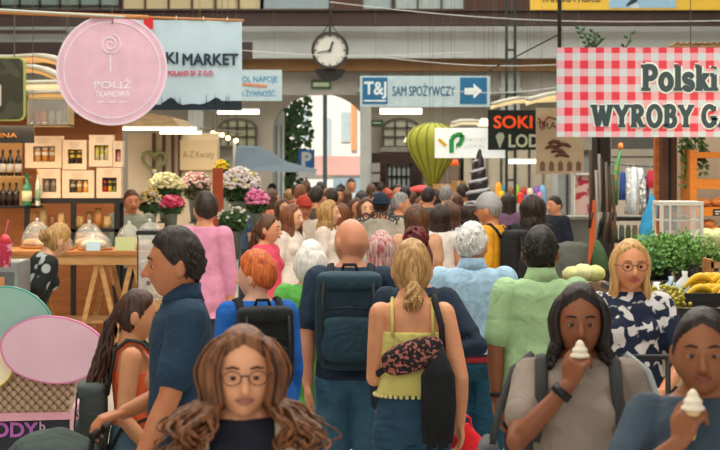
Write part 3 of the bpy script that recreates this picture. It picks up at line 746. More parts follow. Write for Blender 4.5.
# white banner with a rod
S_ = 104.0
o = T('market_banner', 'white fabric KI MARKET banner with dark skyline silhouette', 'banner', base(150, 242, 110, S_))
g = MB(); V = []; Fc = []; nx_, nz_ = 26, 12
for i in range(nx_+1):
    for j in range(nz_+1):
        x_ = X(126+(242-126)*i/nx_, S_); z_ = Z(19.5+(i/nx_)*1.5+(110-20)*j/nz_, S_); V.append((x_, Y(S_)+.006*math.sin(i*.9)*(1-j/nz_)+.004*math.sin(i*2.3+j*.6), z_))
for i in range(nx_):
    for j in range(nz_): k = i*(nz_+1)+j; Fc.append((k, k+1, k+nz_+2, k+nz_+1))
V2 = [(x, y+.004, z) for x, y, z in V]; n_ = len(V)
g.add(V, Fc); g.add(V2, [tuple(reversed(f)) for f in Fc])
g.build('cloth', mat('B4CDD6', .8, kind='plain', scale=3), o, True)
g = MB(); g.tube([(X(122, S_), Y(S_), Z(16.5, S_)), (X(244, S_), Y(S_), Z(20.5, S_))], .012, 10); g.tube([(X(200, S_), Y(S_), Z(18, S_)), (X(200, S_), Y(S_), 8.8)], .003, 5); g.build('wooden_rod', mat('C98E5A', .6, kind='wood', col2='A8703E'), o, True)
for px, py in ((176, 18.2), (203, 19), (227, 19.8)):
    g = MB(); xx, zz = X(px, S_), Z(py, S_)
    g.tube([(xx+.004, Y(S_)+.018*math.cos(a), zz+.022*math.sin(a)) for a in [6.2832*i/14 for i in range(15)]], .004, 6); g.build('ring', M('E6E0D8', .4), o, True)
ink = M('182E3E', .6); yy = Y(S_)
text('MARKET', X(183, S_), Z(65, S_), yy-.02, 11/S_, ink, 'lettering', o, .03, 55/S_)
text('TURECKI', X(118, S_), Z(63.5, S_), yy-.02, 11/S_, ink, 'lettering', o, .03, 60/S_)
text('POLAND SP. Z O.O.', X(168, S_), Z(75.5, S_), yy-.02, 4.6/S_, M('C8385A', .6), 'small_lettering', o, .03, 46/S_)
sky = [(126, 110)]+[(126, 107), (148, 106), (156, 104.5), (160, 105), (164, 102), (168, 99), (171, 97.5), (174, 99), (178, 103), (183, 105), (188, 104.2), (193, 103.8), (200, 104.5), (206, 103), (210, 101), (214, 98.5), (216, 97.5), (219, 98.5), (222, 101), (228, 101), (236, 101), (242, 101), (242, 110)]
g = MB(); g.poly([(X(a, S_), Z(b_, S_)) for a, b_ in sky], yy-.016, yy-.012)
for a in (162, 175, 180, 206.5, 215, 226.5, 229): g.poly([(X(a-.4, S_), Z(105, S_)), (X(a+.4, S_), Z(105, S_)), (X(a+.1, S_), Z(94 if a > 200 else 97, S_)), (X(a-.1, S_), Z(94 if a > 200 else 97, S_))], yy-.016, yy-.012)
g.build('skyline_silhouette', M('14232E', .7), o)
# round pink sign
S_ = 112.0; cx, cz, cy = X(111.8, S_), Z(69.8, S_), Y(S_)
o = T('round_sign', 'large round pink POLIZ sign hanging in front of the white banner', 'sign', (cx, cy, cz-.5))
g = MB(); g.disc(cx, cz, .496, .496, cy, cy+.025, 72); g.build('disc', M('DDB4C8', .45), o)
g = MB(); g.ring(cx, cz, .487, .02, cy-.004, cy+.0, 72); g.ring(cx, cz, .430, .014, cy-.004, cy, 72); g.build('printed_rings', M('E2D0DC', .5), o)
pk = M('E6DCE4', .5)
tx('POLIŻ', 94, 131, 79, 88.5, S_, pk, o, .06)
tx('TKANOWA', 95, 130, 91, 97, S_, pk, o, .05); g = MB(); [pb(g, a, a+8, 101.3, 102.6, S_, .003, -.003) for a in (97, 108, 119)]; g.build('small_line', pk, o)
g = MB(); P_ = []
for i in range(40):
    t = i/39; a = t*4.4*math.pi; r = .012+.085*t; P_.append((X(110.5, S_)+r*math.cos(a), Z(44.5, S_)+r*math.sin(a)))
for (a, b_), (c_, d_) in zip(P_, P_[1:]): g.bar((a, cy-.004, b_), (c_, cy-.004, d_), .010, .006)
g.bar((X(110.5, S_), cy-.004, Z(53, S_)), (X(110.5, S_), cy-.004, Z(72, S_)), .014, .006); g.build('lollipop_drawing', pk, o)
g = MB(); pb(g, 90, 113, 17.2, 18.6, S_, .02, -.03); g.tube([(X(113, S_), cy-.02, Z(18, S_)), (X(112.5, S_), cy-.02, Z(24, S_))], .006, 6); g.tube([(X(112, S_), cy+.01, Z(16, S_)), (X(112, S_), cy+.01, 8.8)], .003, 5); g.build('hook', M('8A6A6A', .4, metal=.6), o)
g = MB(); g.tube([(-3.9, Y(116), Z(8.5, 116)), (X(148, 116), Y(116), Z(17.5, 116))], .020, 10); solo(g, 'hanging_pole', mat('C88A52', .6, kind='wood', col2='A86E3A'), 'long round wooden pole behind the top of the round pink sign', 'pole', smooth=True)
g = MB(); g.tube([(-3.9, Y(118), Z(4, 118)), (X(125, 118), Y(118), Z(17, 118))], .010, 8); solo(g, 'cable', M('B9C0B4', .5), 'pale cable running above the wooden pole at upper left', 'cable', smooth=True)
g = MB(); pb(g, 143.5, 153, 17.5, 29, 104.4, .006); solo(g, 'red_flag', M('C81E2A', .6), 'small red cloth between the round pink sign and the banner', 'flag')
# P sign
S_ = 68.5
o = board('lightbox_sign', 'white light box with a green P and a yellow dash', 435, 505, 128, 158, S_, mat('E9EEE8', .4, emit=.35), .10)
gr = M('2C9A44', .5); yy = Y(S_)
g = MB(); ppx = lambda a, b_: (X(a, S_), yy-.012, Z(b_, S_))
for a, b_ in (((451.5, 153), (451.5, 139)), ((451.5, 139), (456, 134.8)), ((456, 134.8), (462.5, 134.8)), ((462.5, 134.8), (461.5, 142)), ((461.5, 142), (457.5, 146)), ((457.5, 146), (456, 146))): g.bar(ppx(*a), ppx(*b_), .07, .01)
g.build('letter_p', gr, o)
g = MB(); g.bar(ppx(438.5, 139), ppx(446, 146), .05, .01); g.build('yellow_dash', M('E8B81E', .5), o)
tx('PROD', 465, 486, 138, 142, S_, M('D3D9D0'), o, .0); tx('LOKAL', 465, 486, 144, 148, S_, M('D9DCD6'), o, .0)
# juice sign
S_ = 70.0
o = board('juice_sign', 'black SOKI LODY board with orange and cream letters', 488, 536, 110, 150, S_, M('14201E', .7), .04)
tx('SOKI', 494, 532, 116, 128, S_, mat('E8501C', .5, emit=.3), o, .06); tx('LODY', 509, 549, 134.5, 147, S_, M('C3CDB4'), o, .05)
yy = Y(S_); g = MB(); g.poly([(X(a, S_), Z(b_, S_)) for a, b_ in ((495.5, 136), (499, 132.5), (503, 133), (504.5, 136.5), (500.2, 148), (499.4, 148))], yy-.014, yy-.004); g.build('ice_cream_drawing', M('A9B9A2'), o)
# beige sign with picture
S_ = 76.0; yy = Y(S_)
o = board('meat_sign', 'beige TRA sign with brown sausages drawing left of gingham sign', 536, 584, 108, 174, S_, mat('B49F80', .8, kind='plain', scale=5), .03)
tx('TRADYCYJNE', 537, 600, 122, 131, S_, M('4A2E24'), o, .01)
g = MB()
for i, (a, b_) in enumerate(((553, 142), (550, 147), (556, 151), (562, 145), (560, 155))): g.tube([(X(a-5, S_), yy-.01, Z(b_+1.5, S_)), (X(a, S_), yy-.016, Z(b_-1, S_)), (X(a+5, S_), yy-.016, Z(b_, S_)), (X(a+9, S_), yy-.01, Z(b_+2, S_))], [.012, .026, .026, .012], 8, .5)
g.build('sausage_drawing', M('5A2E22'), o, True)
g = MB()
for i in range(5):
    a = 540+i*9; pb(g, a, a+5, 164, 171, S_, .008, -.006); g.poly([(X(a-.5, S_), Z(164, S_)), (X(a+5.5, S_), Z(164, S_)), (X(a+2.5, S_), Z(160.5, S_))], yy-.006, yy)
g.build('stamp_row', M('6E4F3E'), o)
g = MB(); g.tube([(X(538, S_), yy-.008, Z(118, S_)), (X(543, S_), yy-.008, Z(123, S_)), (X(548, S_), yy-.008, Z(117, S_)), (X(556, S_), yy-.008, Z(119, S_))], .012, 6); g.tube([(X(543, S_), yy-.008, Z(122, S_)), (X(542, S_), yy-.008, Z(130, S_))], .012, 6); g.build('red_swirl', M('8A3426'), o)
# yellow banner at the top right
S_ = 58.0
o = board('yellow_banner', 'yellow and light blue banner hung along the gallery at upper right', 530, 800, -38, 10, S_, mat('D9B23C', .6, kind='plain', scale=1), .02, 'banner')
g = MB(); pb(g, 609, 676, -38, 8, S_, .01, -.008); g.build('blue_picture', mat('8FB4CC', .6, kind='blotch', col2='B9CFDA', scale=2), o)
g = MB(); g.tube([(X(626, S_), Y(S_)-.015, Z(6, S_)), (X(634, S_), Y(S_)-.02, Z(0, S_)), (X(642, S_), Y(S_)-.015, Z(-8, S_))], [.01, .05, .02], 6, .4); g.build('bird_drawing', M('26343E'), o)
tx('TARGOWISKO', 541, 601, -7, 2.2, S_, M('5A4A2E'), o, .04)

# ---------------------------------------------------------------- gingham sign with slab lettering
S_ = 128.0; YG = Y(S_)
gm = bpy.data.materials.new('gingham'); gm.use_nodes = True; nt = gm.node_tree; N = nt.nodes; L = nt.links; bs = N['Principled BSDF']; bs.inputs['Roughness'].default_value = .5
tc = N.new('ShaderNodeTexCoord'); sx = N.new('ShaderNodeSeparateXYZ'); L.new(tc.outputs['Object'], sx.inputs[0])
def mth(op, a, b=None):
    n = N.new('ShaderNodeMath'); n.operation = op
    for i, q in enumerate((a, b)):
        if q is None: continue
        if isinstance(q, (int, float)): n.inputs[i].default_value = q
        else: L.new(q, n.inputs[i])
    return n.outputs[0]
per = 15.7/S_; ph_x = X(564.4, S_); ph_z = Z(49.8, S_)
def band(sock, ph): return mth('LESS_THAN', mth('FRACT', mth('DIVIDE', mth('ADD', sock, 100*per-ph), per)), .52)
GB = base(557, 760, 137, S_, .04)
bx = band(sx.outputs[0], ph_x-GB.x); bz = band(sx.outputs[2], (Z(53, S_))-GB.z); sm = mth('ADD', bx, bz)
cr = N.new('ShaderNodeValToRGB'); cr.color_ramp.interpolation = 'CONSTANT'; e = cr.color_ramp.elements
e[0].position = 0; e[0].color = lin('AFBFC5'); e[1].position = .4; e[1].color = lin('C8929E'); x3 = e.new(.9); x3.color = lin('C21A34')
L.new(mth('DIVIDE', sm, 2), cr.inputs[0]); L.new(cr.outputs[0], bs.inputs['Base Color'])
o = T('gingham_sign', 'wide red and white gingham Polski WYROBY GA sign', 'sign', GB)
g = MB(); pb(g, 557, 800, 47.5, 137, S_, .04); gp = g.build('panel', gm, o)
def arc(cx, cy, rx, ry, a0, a1, n=12): return [(cx+rx*math.cos(R(a0+(a1-a0)*i/n)), cy+ry*math.sin(R(a0+(a1-a0)*i/n))) for i in range(n+1)]
# slab glyphs: strokes on a cell 1 high; (points, thickness factor)
def sl(x, y, w_=.30): return [(x-w_/2, y), (x+w_/2, y)]
GLY = {
 'P': (.72, [[(.2, .05), (.2, .95)], [(.2, .93)]+arc(.38, .70, .20, .23, 90, -90)+[(.2, .47)], sl(.2, .05, .36), sl(.12, .95, .22)]),
 'o': (.60, [arc(.29, .34, .20, .29, 0, 360, 20)]),
 'l': (.34, [[(.17, .05), (.17, .97)], sl(.17, .05, .34), sl(.09, .96, .16)]),
 's': (.50, [arc(.25, .48, .15, .15, 20, 240)+arc(.24, .20, .16, .15, 70, -160), ]),
 'k': (.60, [[(.17, .05), (.17, .97)], [(.2, .30), (.44, .62)], [(.27, .38), (.48, .05)], sl(.17, .05, .30), sl(.50, .05, .22), sl(.09, .96, .16), sl(.44, .62, .26)]),
 'i': (.34, [[(.17, .05), (.17, .62)], sl(.17, .05, .34), sl(.09, .62, .16), [(.16, .86), (.18, .94)]]),
 'W': (1.12, [[(.14, .95), (.34, .05)], [(.34, .05), (.54, .85)], [(.54, .85), (.74, .05)], [(.74, .05), (.94, .95)], sl(.14, .95, .32), sl(.94, .95, .30), sl(.54, .93, .24)]),
 'Y': (.80, [[(.14, .95), (.40, .48)], [(.66, .95), (.40, .48)], [(.40, .48), (.40, .05)], sl(.14, .95), sl(.66, .95), sl(.40, .05, .36)]),
 'R': (.80, [[(.2, .05), (.2, .95)], [(.2, .93)]+arc(.38, .72, .20, .21, 90, -90)+[(.2, .51)], [(.36, .5), (.58, .05)], sl(.2, .05), sl(.12, .95, .22), sl(.64, .05, .22)]),
 'O': (.84, [arc(.42, .5, .29, .44, 0, 360, 24)]),
 'B': (.74, [[(.2, .05), (.2, .95)], [(.2, .94)]+arc(.36, .735, .18, .205, 90, -90)+[(.2, .53)], [(.2, .53)]+arc(.39, .29, .20, .24, 90, -90)+[(.2, .05)], sl(.14, .05, .26), sl(.12, .95, .22)]),
 'G': (.84, [arc(.42, .5, .29, .44, 50, 320, 20)+[(.64, .42)], [(.46, .44), (.74, .44)], [(.66, .44), (.66, .10)], [(.63, .95), (.63, .72)]]),
 'A': (.86, [[(.40, .95), (.15, .05)], [(.44, .95), (.70, .05)], [(.26, .33), (.60, .33)], sl(.15, .05), sl(.70, .05), sl(.40, .95, .26)]),
 ' ': (.35, [])}
def slab(sx_, px0, py0, py1, S, y, thick, m, nm, par, wscale=1.0):
    h = (py1-py0)/S; x = X(px0, S); z = Z(py1, S); g = MB(); kk = [0]
    for ch in sx_:
        w_, st = GLY[ch]
        for k, s_ in enumerate(st):
            P_ = [(x+a*h*wscale, z+b_*h) for a, b_ in s_]
            horiz = len(P_) == 2 and abs(P_[0][1]-P_[1][1]) < 1e-6
            t_ = thick*h*(.62 if horiz else 1)
            for (a, b_), (c_, d_) in zip(P_, P_[1:]): kk[0] += 1; q_ = y-.00012*(kk[0] % 11); g.bar((a, q_, b_), (c_, q_, d_), t_, .004)
            if len(P_) > 2:
                for a, b_ in P_[(0 if P_[0] == P_[-1] else 1):-1]: kk[0] += 1; q_ = y-.00012*(kk[0] % 11); g.disc(a, b_, t_/2, t_/2, q_-.0019, q_+.0019, 8)
        x += w_*h*wscale
    return g.build(nm, m, par)
for th_, yo, mm, nn in ((.37, -.004, M('D6DEDC', .5), 'lettering_outline'), (.225, -.012, M('1C363E', .5), 'lettering')):
    slab('Polski', 640.5, 65, 90.5, S_, YG+yo, th_, mm, nn, o, .98); slab('WYROBY GA', 591, 105, 127, S_, YG+yo, th_, mm, nn, o, .915)
# plants and reed trim on top of the gingham sign's stall
def leafy(mb, p0, p1, n, ll, lw, rnd):
    p0 = Vector(p0); p1 = Vector(p1); mb.tube([p0, (p0+p1)/2+Vector((.02, 0, .0)), p1], [.008, .006, .003], 5)
    for i in range(n):
        c_ = p0.lerp(p1, (i+.5)/n); sd = 1 if i % 2 else -1; d = ((p1-p0).normalized()*.7+Vector((sd*.9, rnd.uniform(-.6, .6), 0))).normalized()
        u = d.cross(Vector((0, 1, 0))).normalized()*lw
        mb.add([c_, c_+d*ll*.5+u, c_+d*ll, c_+d*ll*.5-u, c_+d*ll*.5+Vector((0, -.012, 0))], [(0, 1, 4), (1, 2, 4), (2, 3, 4), (3, 0, 4)])
rnd = random.Random(4); SQ = 126.9
for k, (px, lb, sts) in enumerate(((590, 'upright green zamioculcas plant rising behind the gingham sign', ((588, 48, 579, 28), (590, 48, 594, 32), (597, 48, 601, 38))), (624, 'single bent green shoot behind the gingham sign', ((620, 48, 631, 32),)))):
    t = T('potted_plant', lb, 'plant', (X(px, SQ), Y(SQ), Z(68, SQ)))
    g = MB(); g.lathe((X(px, SQ), Y(SQ), Z(68, SQ)), [(.05, 0), (.075, .14), (.08, .14), (.07, .13)], 16); g.build('pot', M('7A5A48', .8), t, True)
    g = MB()
    for a, b_, c_, d_ in sts: leafy(g, (X(px, SQ), Y(SQ), Z(50, SQ)), (X(c_, SQ), Y(SQ)+rnd.uniform(-.03, .03), Z(d_, SQ)), 9 if k == 0 else 4, .055, .014, rnd)
    g.build('leaves', mat('35573A', .6, scale=20), t)
    g = MB(); pb(g, px-14, px+14, 68, 70, SQ, .165, -.085); solo(g, 'plant_shelf', M('6A5040'), 'narrow shelf carrying the %s' % ('upright green plant' if k == 0 else 'single bent green shoot'), 'shelf')
g = MB()
for i in range(11): g.ring(X(678+i*6, 120), Z(45.5, 120), .024, .012, Y(120), Y(120)+.3, 8, 0, 180)
pb(g, 674, 745, 44.5, 47, 120, .3); solo(g, 'tiled_awning_edge', mat('A8885C', .8, kind='wood', col2='5A4028'), 'scalloped tan awning edge above the gingham sign at right', 'awning')
# ================================================================ left side stalls
GL = mat('E8EEEA', .05, kind='glass', alpha=.22); BLK = M('1A1817', .5); WD = mat('B9793E', .6, kind='wood', col2='8A5428', scale=3); WDL = mat('C99A62', .6, kind='wood', col2='A97A42', scale=3)
def tube_lamp(x0, x1, y0, y1, S, label, warm='FFF2D8', st=3.0, hang=1.5, nm='tube_lamp'):
    o = T(nm, label, 'lamp', base(x0, x1, y0, S), 'tube lamps over the stalls' if nm == 'tube_lamp' else None)
    g = MB(); pb(g, x0, x1, y0, y1, S, .06); g.build('light_tube', mat(warm, .5, emit=st), o)
    g = MB(); pb(g, x0-.6, x1+.6, y0-1.2, y0, S, .10, -.02); g.build('housing', M('C8C6BC'), o)
    g = MB()
    for px in (x0+3, x1-3): g.tube([(X(px, S), Y(S)+.03, Z(y0, S)), (X(px, S), Y(S)+.03, 8.8)], .0018, 5)
    g.build('hanger', M('77746C'), o); return o
tube_lamp(217, 259, 109.5, 114, 47.5, 'white tube lamp left of the archway above the arched window')
tube_lamp(380, 422, 108.5, 114, 47.5, 'white tube lamp below the SAM SPOZYWCZY sign')
tube_lamp(120, 196, 127.3, 130, 74, 'longer upper tube lamp on the flower stall roof edge')
tube_lamp(160, 201, 131.5, 134, 72, 'shorter lower tube lamp on the flower stall roof edge')
tube_lamp(509, 537, 159.5, 163.5, 62, 'white tube lamp under the LODY board')
# --- kiosk at far left
S_ = 88
g = MB(); pb(g, -120, 122, 112, 338, S_, .06); struct('partition', g, mat('B8703A', .6, kind='wood', col2='9A5A2C', scale=2)); bpy.data.objects['partition']['kind'] = 'structure'
g = MB(); pb(g, -120, 132, 104, 114, S_, .7, -.5); solo(g, 'kiosk_roof', mat('7E786C', .7, kind='plaster'), 'grey flat roof edge of the wine and gift stall at left', 'roof')
def wall_shelf(x0, x1, py, S, dep, label, m=WD, nm='wall_shelf'):
    g = MB(); pb(g, x0, x1, py, py+2.4, S, dep); return solo(g, nm, m, label, 'shelf', bev=.003)
wall_shelf(-30, 24, 176, 95, .45, 'upper bottle shelf of the left stall', WDL)
wall_shelf(-30, 36, 206, 97, .40, 'lower bottle shelf of the left stall', BLK)
g = MB(); pb(g, -60, 22, 141, 206, 91, .03); solo(g, 'lit_back_panel', mat('D9A05C', .6, kind='wood', col2='C88A44', scale=2), 'warm light wooden back panel behind the upper bottles', 'panel')
def bottle(px, pyb, S, h, r, glass, label_c, lb, grp, cap='2A2220'):
    o = T('bottle', lb, 'bottle', (X(px, S), Y(S)+.12, Z(pyb, S)), grp); c_ = o.location
    g = MB(); g.lathe(c_, [(r*.9, 0), (r, .01), (r, h*.58), (r*.75, h*.66), (r*.32, h*.76), (r*.30, h*.94), (r*.34, h*.95), (r*.34, h)], 16); g.build('glass_body', mat(glass, .15, spec=.8), o, True)
    g = MB(); g.lathe(c_, [(r*1.02, h*.14), (r*1.02, h*.46)], 16); g.build('label', M(label_c, .7), o, True)
    g = MB(); g.lathe(c_, [(r*.37, h*.88), (r*.37, h*1.01)], 12); g.build('cap', M(cap, .5), o, True); return o
for i, px in enumerate((-6, 0.5, 8, 16)): bottle(px, 176, 94, .28, .038, '2A1A12', 'E6DCC8', ('dark wine bottle at the %s of the upper left shelf' % ('far left edge', 'left edge', 'middle', 'right end')[i]), 'dark bottles on the upper shelf')
for i, px in enumerate((-5, 1, 7.5, 14)): bottle(px, 206, 96, .24, .034, '2E1A12', '3A2A20', ('short brown bottle at the %s of the lower left shelf' % ('far left edge', 'left edge', 'middle', 'right end')[i]), 'brown bottles on the lower shelf')
bottle(24.5, 206, 99, .33, .05, '2F7A52', 'D9D2A4', 'green bottle with a cream label on the lower shelf', None, '1E6A44')
bottle(35.5, 206, 99, .36, .026, 'C9D8C4', '8AA88A', 'slim pale bottle standing next to the green bottle', None, 'C8A24A')
# gift boxes
def gift_box(x0, x1, y0, y1, S, cont, lb, dep=.16):
    o = T('gift_box', lb, 'box', base(x0, x1, y1, S, dep), 'cream gift boxes'); cw = M('E9CBAA', .7)
    m = 4.2; wy0 = y0+(y1-y0)*.32; wy1 = y1-(y1-y0)*.20; wx0 = x0+(x1-x0)*.22; wx1 = x1-(x1-x0)*.18
    g = MB(); pb(g, x0, wx0, y0, y1, S, dep); pb(g, wx1, x1, y0, y1, S, dep); pb(g, wx0, wx1, y0, wy0, S, dep); pb(g, wx0, wx1, wy1, y1, S, dep); pb(g, wx0, wx1, wy0, wy1, S, .01, dep-.01); g.build('carton', cw, o)
    n = len(cont); w_ = (wx1-wx0)/n
    for i, (c1, c2) in enumerate(cont):
        g = MB(); cx = X(wx0+w_*(i+.5), S); zb = Z(wy1, S); h = (wy1-wy0)*.9/S; r = w_*.42/S
        g.lathe((cx, Y(S)+.06, zb), [(r, 0), (r, h*.75), (r*.8, h*.82), (r*.8, h)], 12); j = g.build('jar', mat(c1, .3), o, True)
        g = MB(); g.lathe((cx, Y(S)+.06, zb), [(r*1.03, h*.45), (r*1.03, h*.7)], 12); g.lathe((cx, Y(S)+.06, zb+h*.86), [(r*.86, 0), (r*.86, h*.14)], 12); g.build('jar_lid', M(c2, .5), j, True)
    g = MB(); 
    for k in range(3): pb(g, x0+(x1-x0)*(.3+.02*k), x1-(x1-x0)*(.3+.05*k), y0+2.5+k*2, y0+3.2+k*2, S, .002, -.002)
    g.build('printed_lines', M('C9A888'), o); return o
gb = [(25, 61.5, 136, 168, [('D8A868', 'E8E0D0'), ('C98A3C', 'E8E0D0'), ('B87830', 'D8D0C0')], 'widest cream gift box, at the left of the top row'),
      (62.5, 86.5, 140, 169.5, [('2E2420', 'D8C040'), ('3A2C24', 'C8B030')], 'cream gift box second in the top row with dark jars'),
      (89, 112.5, 135, 166.5, [('D8D0A0', 'D8D040'), ('E0DCC8', 'C8C838'), ('C8C8A0', 'D8D040')], 'cream gift box with yellow-lidded jars in the top row'),
      (113, 122.5, 141, 167, [('D8A8A0', 'C88A7A')], 'narrow cream gift box at the right end of the top row'),
      (37, 60.5, 169, 198, [('8A8070', '9A9080'), ('7A7060', '8A8070')], 'cream gift box with grey jars at the left of the bottom row'),
      (62, 94, 170.5, 198, [('4A4038', 'B8B0A0'), ('B8863C', 'D8C8A0'), ('E0A850', 'E8D8A0')], 'cream gift box in the middle of the bottom row'),
      (96.5, 121, 167.8, 198, [('C83A28', '2A2420'), ('D8C050', '3A3A34'), ('5A8A4A', '2A2420')], 'cream gift box with a red jar at the right of the bottom row')]
for i, a in enumerate(gb): gift_box(a[0], a[1], a[2], a[3]+(.0 if i > 3 else 0), 98-(i % 2)*.0, a[4], a[5])
o = T('shelf_unit', 'black framed shelving unit carrying the cream gift boxes', 'shelf', base(38, 118, 357, 98, .35))
def sub(nm, m, par, *boxes, **k):
    g = MB(); [pb(g, *b) for b in boxes]; return g.build(nm, m, par, **k)
sub('top_board', BLK, o, (24, 119, 198, 203.5, 98, .36)); sub('middle_board', BLK, o, (24, 119, 229, 232, 98, .36)); sub('lower_board', BLK, o, (24, 119, 262, 265, 98, .36))
for x_ in (24, 70.5, 114): sub('post', BLK, o, (x_, x_+5, 203.5, 363, 98, .05)); 
sub('post', BLK, o, (114, 119, 203.5, 363, 98, .05, .31))
cols = ['C98A4A', 'D9B27A', '8A5A34', 'E0B070', 'B8703A', 'D8A868', '9A6A40']
for i in range(9):
    px = 31+i*9.3; 
    if 67 < px < 75: continue
    g = MB(); z0 = Z(229, 98); xx = X(px, 98); h = .17+.05*math.sin(i*2.1)
    g.loft([(xx, Y(98)+.15, z0, .036, .03), (xx, Y(98)+.15, z0+h*.5, .040, .034), (xx, Y(98)+.15, z0+h*.9, .034, .012), (xx, Y(98)+.15, z0+h, .036, .004)], 14)
    solo(g, 'food_bag', mat(cols[i % 7], .35), 'small brown packet number %s from the left on the shelf below the gift boxes' % ('one two three four five six seven eight nine'.split()[i]), 'packet', 'packets under the gift boxes', True)
# dark sign, rounded green sign, display case above
g = MB(); o = T('hanging_board', 'dark board with orange lettering above the bottles at left edge', 'sign', base(-20, 34, 143, 104)); sub('panel', M('24221F'), o, (-20, 34, 125.5, 143, 104, .02))
tx('WINA', -12, 17, 133, 137.5, 104, M('B8783A'), o, .02)
g = MB(); o = T('screen', 'dark rounded hanging screen with pale green rim at the left edge', 'screen', base(-40, 24, 120, 108))
def rrect(x0, x1, y0, y1, r, S): 
    P_ = []
    for cx_, cy_, a0 in ((x1-r, y0+r, 90), (x0+r, y0+r, 180), (x0+r, y1-r, 270), (x1-r, y1-r, 0)):
        for k in range(7): a = R(a0+k*15 if a0 != 90 else 90-0+k*15); 
    P_ = []
    for cx_, cy_, a0 in ((x1-r, y0+r, 0), (x0+r, y0+r, 90), (x0+r, y1-r, 180), (x1-r, y1-r, 270)):
        for k in range(7): a = R(a0+k*15); P_.append((X(cx_+r*math.cos(a), S), Z(cy_-r*math.sin(a), S)))
    return P_
g.poly(rrect(-40, 25, 57, 121, 7, 108), Y(108), Y(108)+.05); g.build('rim', M('A9B45A', .5), o)
g = MB(); g.poly(rrect(-38.5, 23.3, 58.5, 119.3, 6, 108), Y(108)-.006, Y(108)); g.build('dark_face', mat('3C3A2A', .25, kind='blotch', col2='4A4C3A', scale=5), o)
g = MB(); g.poly(rrect(-38.5, 1.5, 84, 107, 3, 108), Y(108)-.012, Y(108)-.006); g.build('pale_symbol', M('C8C0B0', .5), o)
g = MB(); [g.tube([(X(p, 108), Y(108)+.02, Z(57, 108)), (X(p, 108), Y(108)+.02, 4.6)], .006, 5) for p in (-20, 14)]; g.build('hanger', M('5A5A50'), o)
o = T('display_case', 'small lit display case with orange goods behind the round pink sign', 'case', base(28, 68, 126, 101, .3))
sub('back_panel', M('B8663A'), o, (28, 68, 99, 126, 101, .01, .28)); sub('glass', GL, o, (28, 68, 99, 126, 101, .01)); sub('frame', M('B9A070', .5), o, (27, 69, 124.5, 126.5, 101, .3), (27, 69, 97, 99.5, 101, .3), (27, 28.5, 97, 126, 101, .3), (67.5, 69, 97, 126, 101, .3))
for i, (px, c_) in enumerate(((34, 'D8642A'), (41, 'E0803A'), (49, 'C9BFA8'), (57, 'B9B4A4'), (63, '8A8A7A'))):
    g = MB(); g.ell((X(px, 101), Y(101)+.14, Z(117, 101)), (.035, .035, .07), 12, 8); g.build('goods', M(c_, .6), o, True)
g = MB(); [g.tube([(X(p, 101), Y(101)+.15, Z(98, 101)), (X(p, 101), Y(101)+.15, 8.8)], .002, 5) for p in (30, 66)]; g.build('hanger', M('5A5650'), o)
# curved canopies with lights
def canopy(pts, S, label, under='E0AC6A', w_=.5):
    o = T('canopy', label, 'canopy', (X(pts[0][0], S), Y(S), Z(pts[0][1], S)))
    g = MB(); V = []
    for a, b_ in pts:
        x_, z_ = X(a, S), Z(b_, S); V += [(x_, Y(S), z_+.02), (x_, Y(S)+w_, z_+.05), (x_, Y(S)+w_, z_+.02), (x_, Y(S), z_-.015)]
    n = len(pts); g.add(V, [(4*i+k, 4*i+(k+1) % 4, 4*i+4+(k+1) % 4, 4*i+4+k) for i in range(n-1) for k in range(4)]+[(0, 1, 2, 3), (4*n-1, 4*n-2, 4*n-3, 4*n-4)]); g.build('roof_sheet', M('C9C6B4', .5), o, True)
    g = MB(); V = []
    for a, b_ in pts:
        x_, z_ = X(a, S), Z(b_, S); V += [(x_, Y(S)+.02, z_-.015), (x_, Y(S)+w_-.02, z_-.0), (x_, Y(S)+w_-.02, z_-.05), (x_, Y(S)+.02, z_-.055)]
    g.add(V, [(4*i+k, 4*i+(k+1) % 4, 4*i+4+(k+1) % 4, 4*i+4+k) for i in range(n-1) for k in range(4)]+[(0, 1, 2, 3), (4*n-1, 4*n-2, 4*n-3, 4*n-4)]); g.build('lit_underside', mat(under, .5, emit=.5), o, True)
    g = MB()
    for a, b_ in (pts[0], pts[-1]): g.tube([(X(a, S), Y(S)+w_/2, Z(b_, S)+.02), (X(a, S), Y(S)+w_/2, 8.8)], .002, 5)
    g.build('hanger', M('5A5650'), o)
    return o
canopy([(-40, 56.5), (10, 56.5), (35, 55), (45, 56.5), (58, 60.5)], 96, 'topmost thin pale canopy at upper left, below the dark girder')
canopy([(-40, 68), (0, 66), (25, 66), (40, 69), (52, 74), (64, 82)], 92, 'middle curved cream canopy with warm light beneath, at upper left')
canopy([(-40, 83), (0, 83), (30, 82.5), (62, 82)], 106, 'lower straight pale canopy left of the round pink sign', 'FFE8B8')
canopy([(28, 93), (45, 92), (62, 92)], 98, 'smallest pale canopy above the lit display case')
g = MB(); pb(g, -60, 75, 110, 133, 86, .05); 
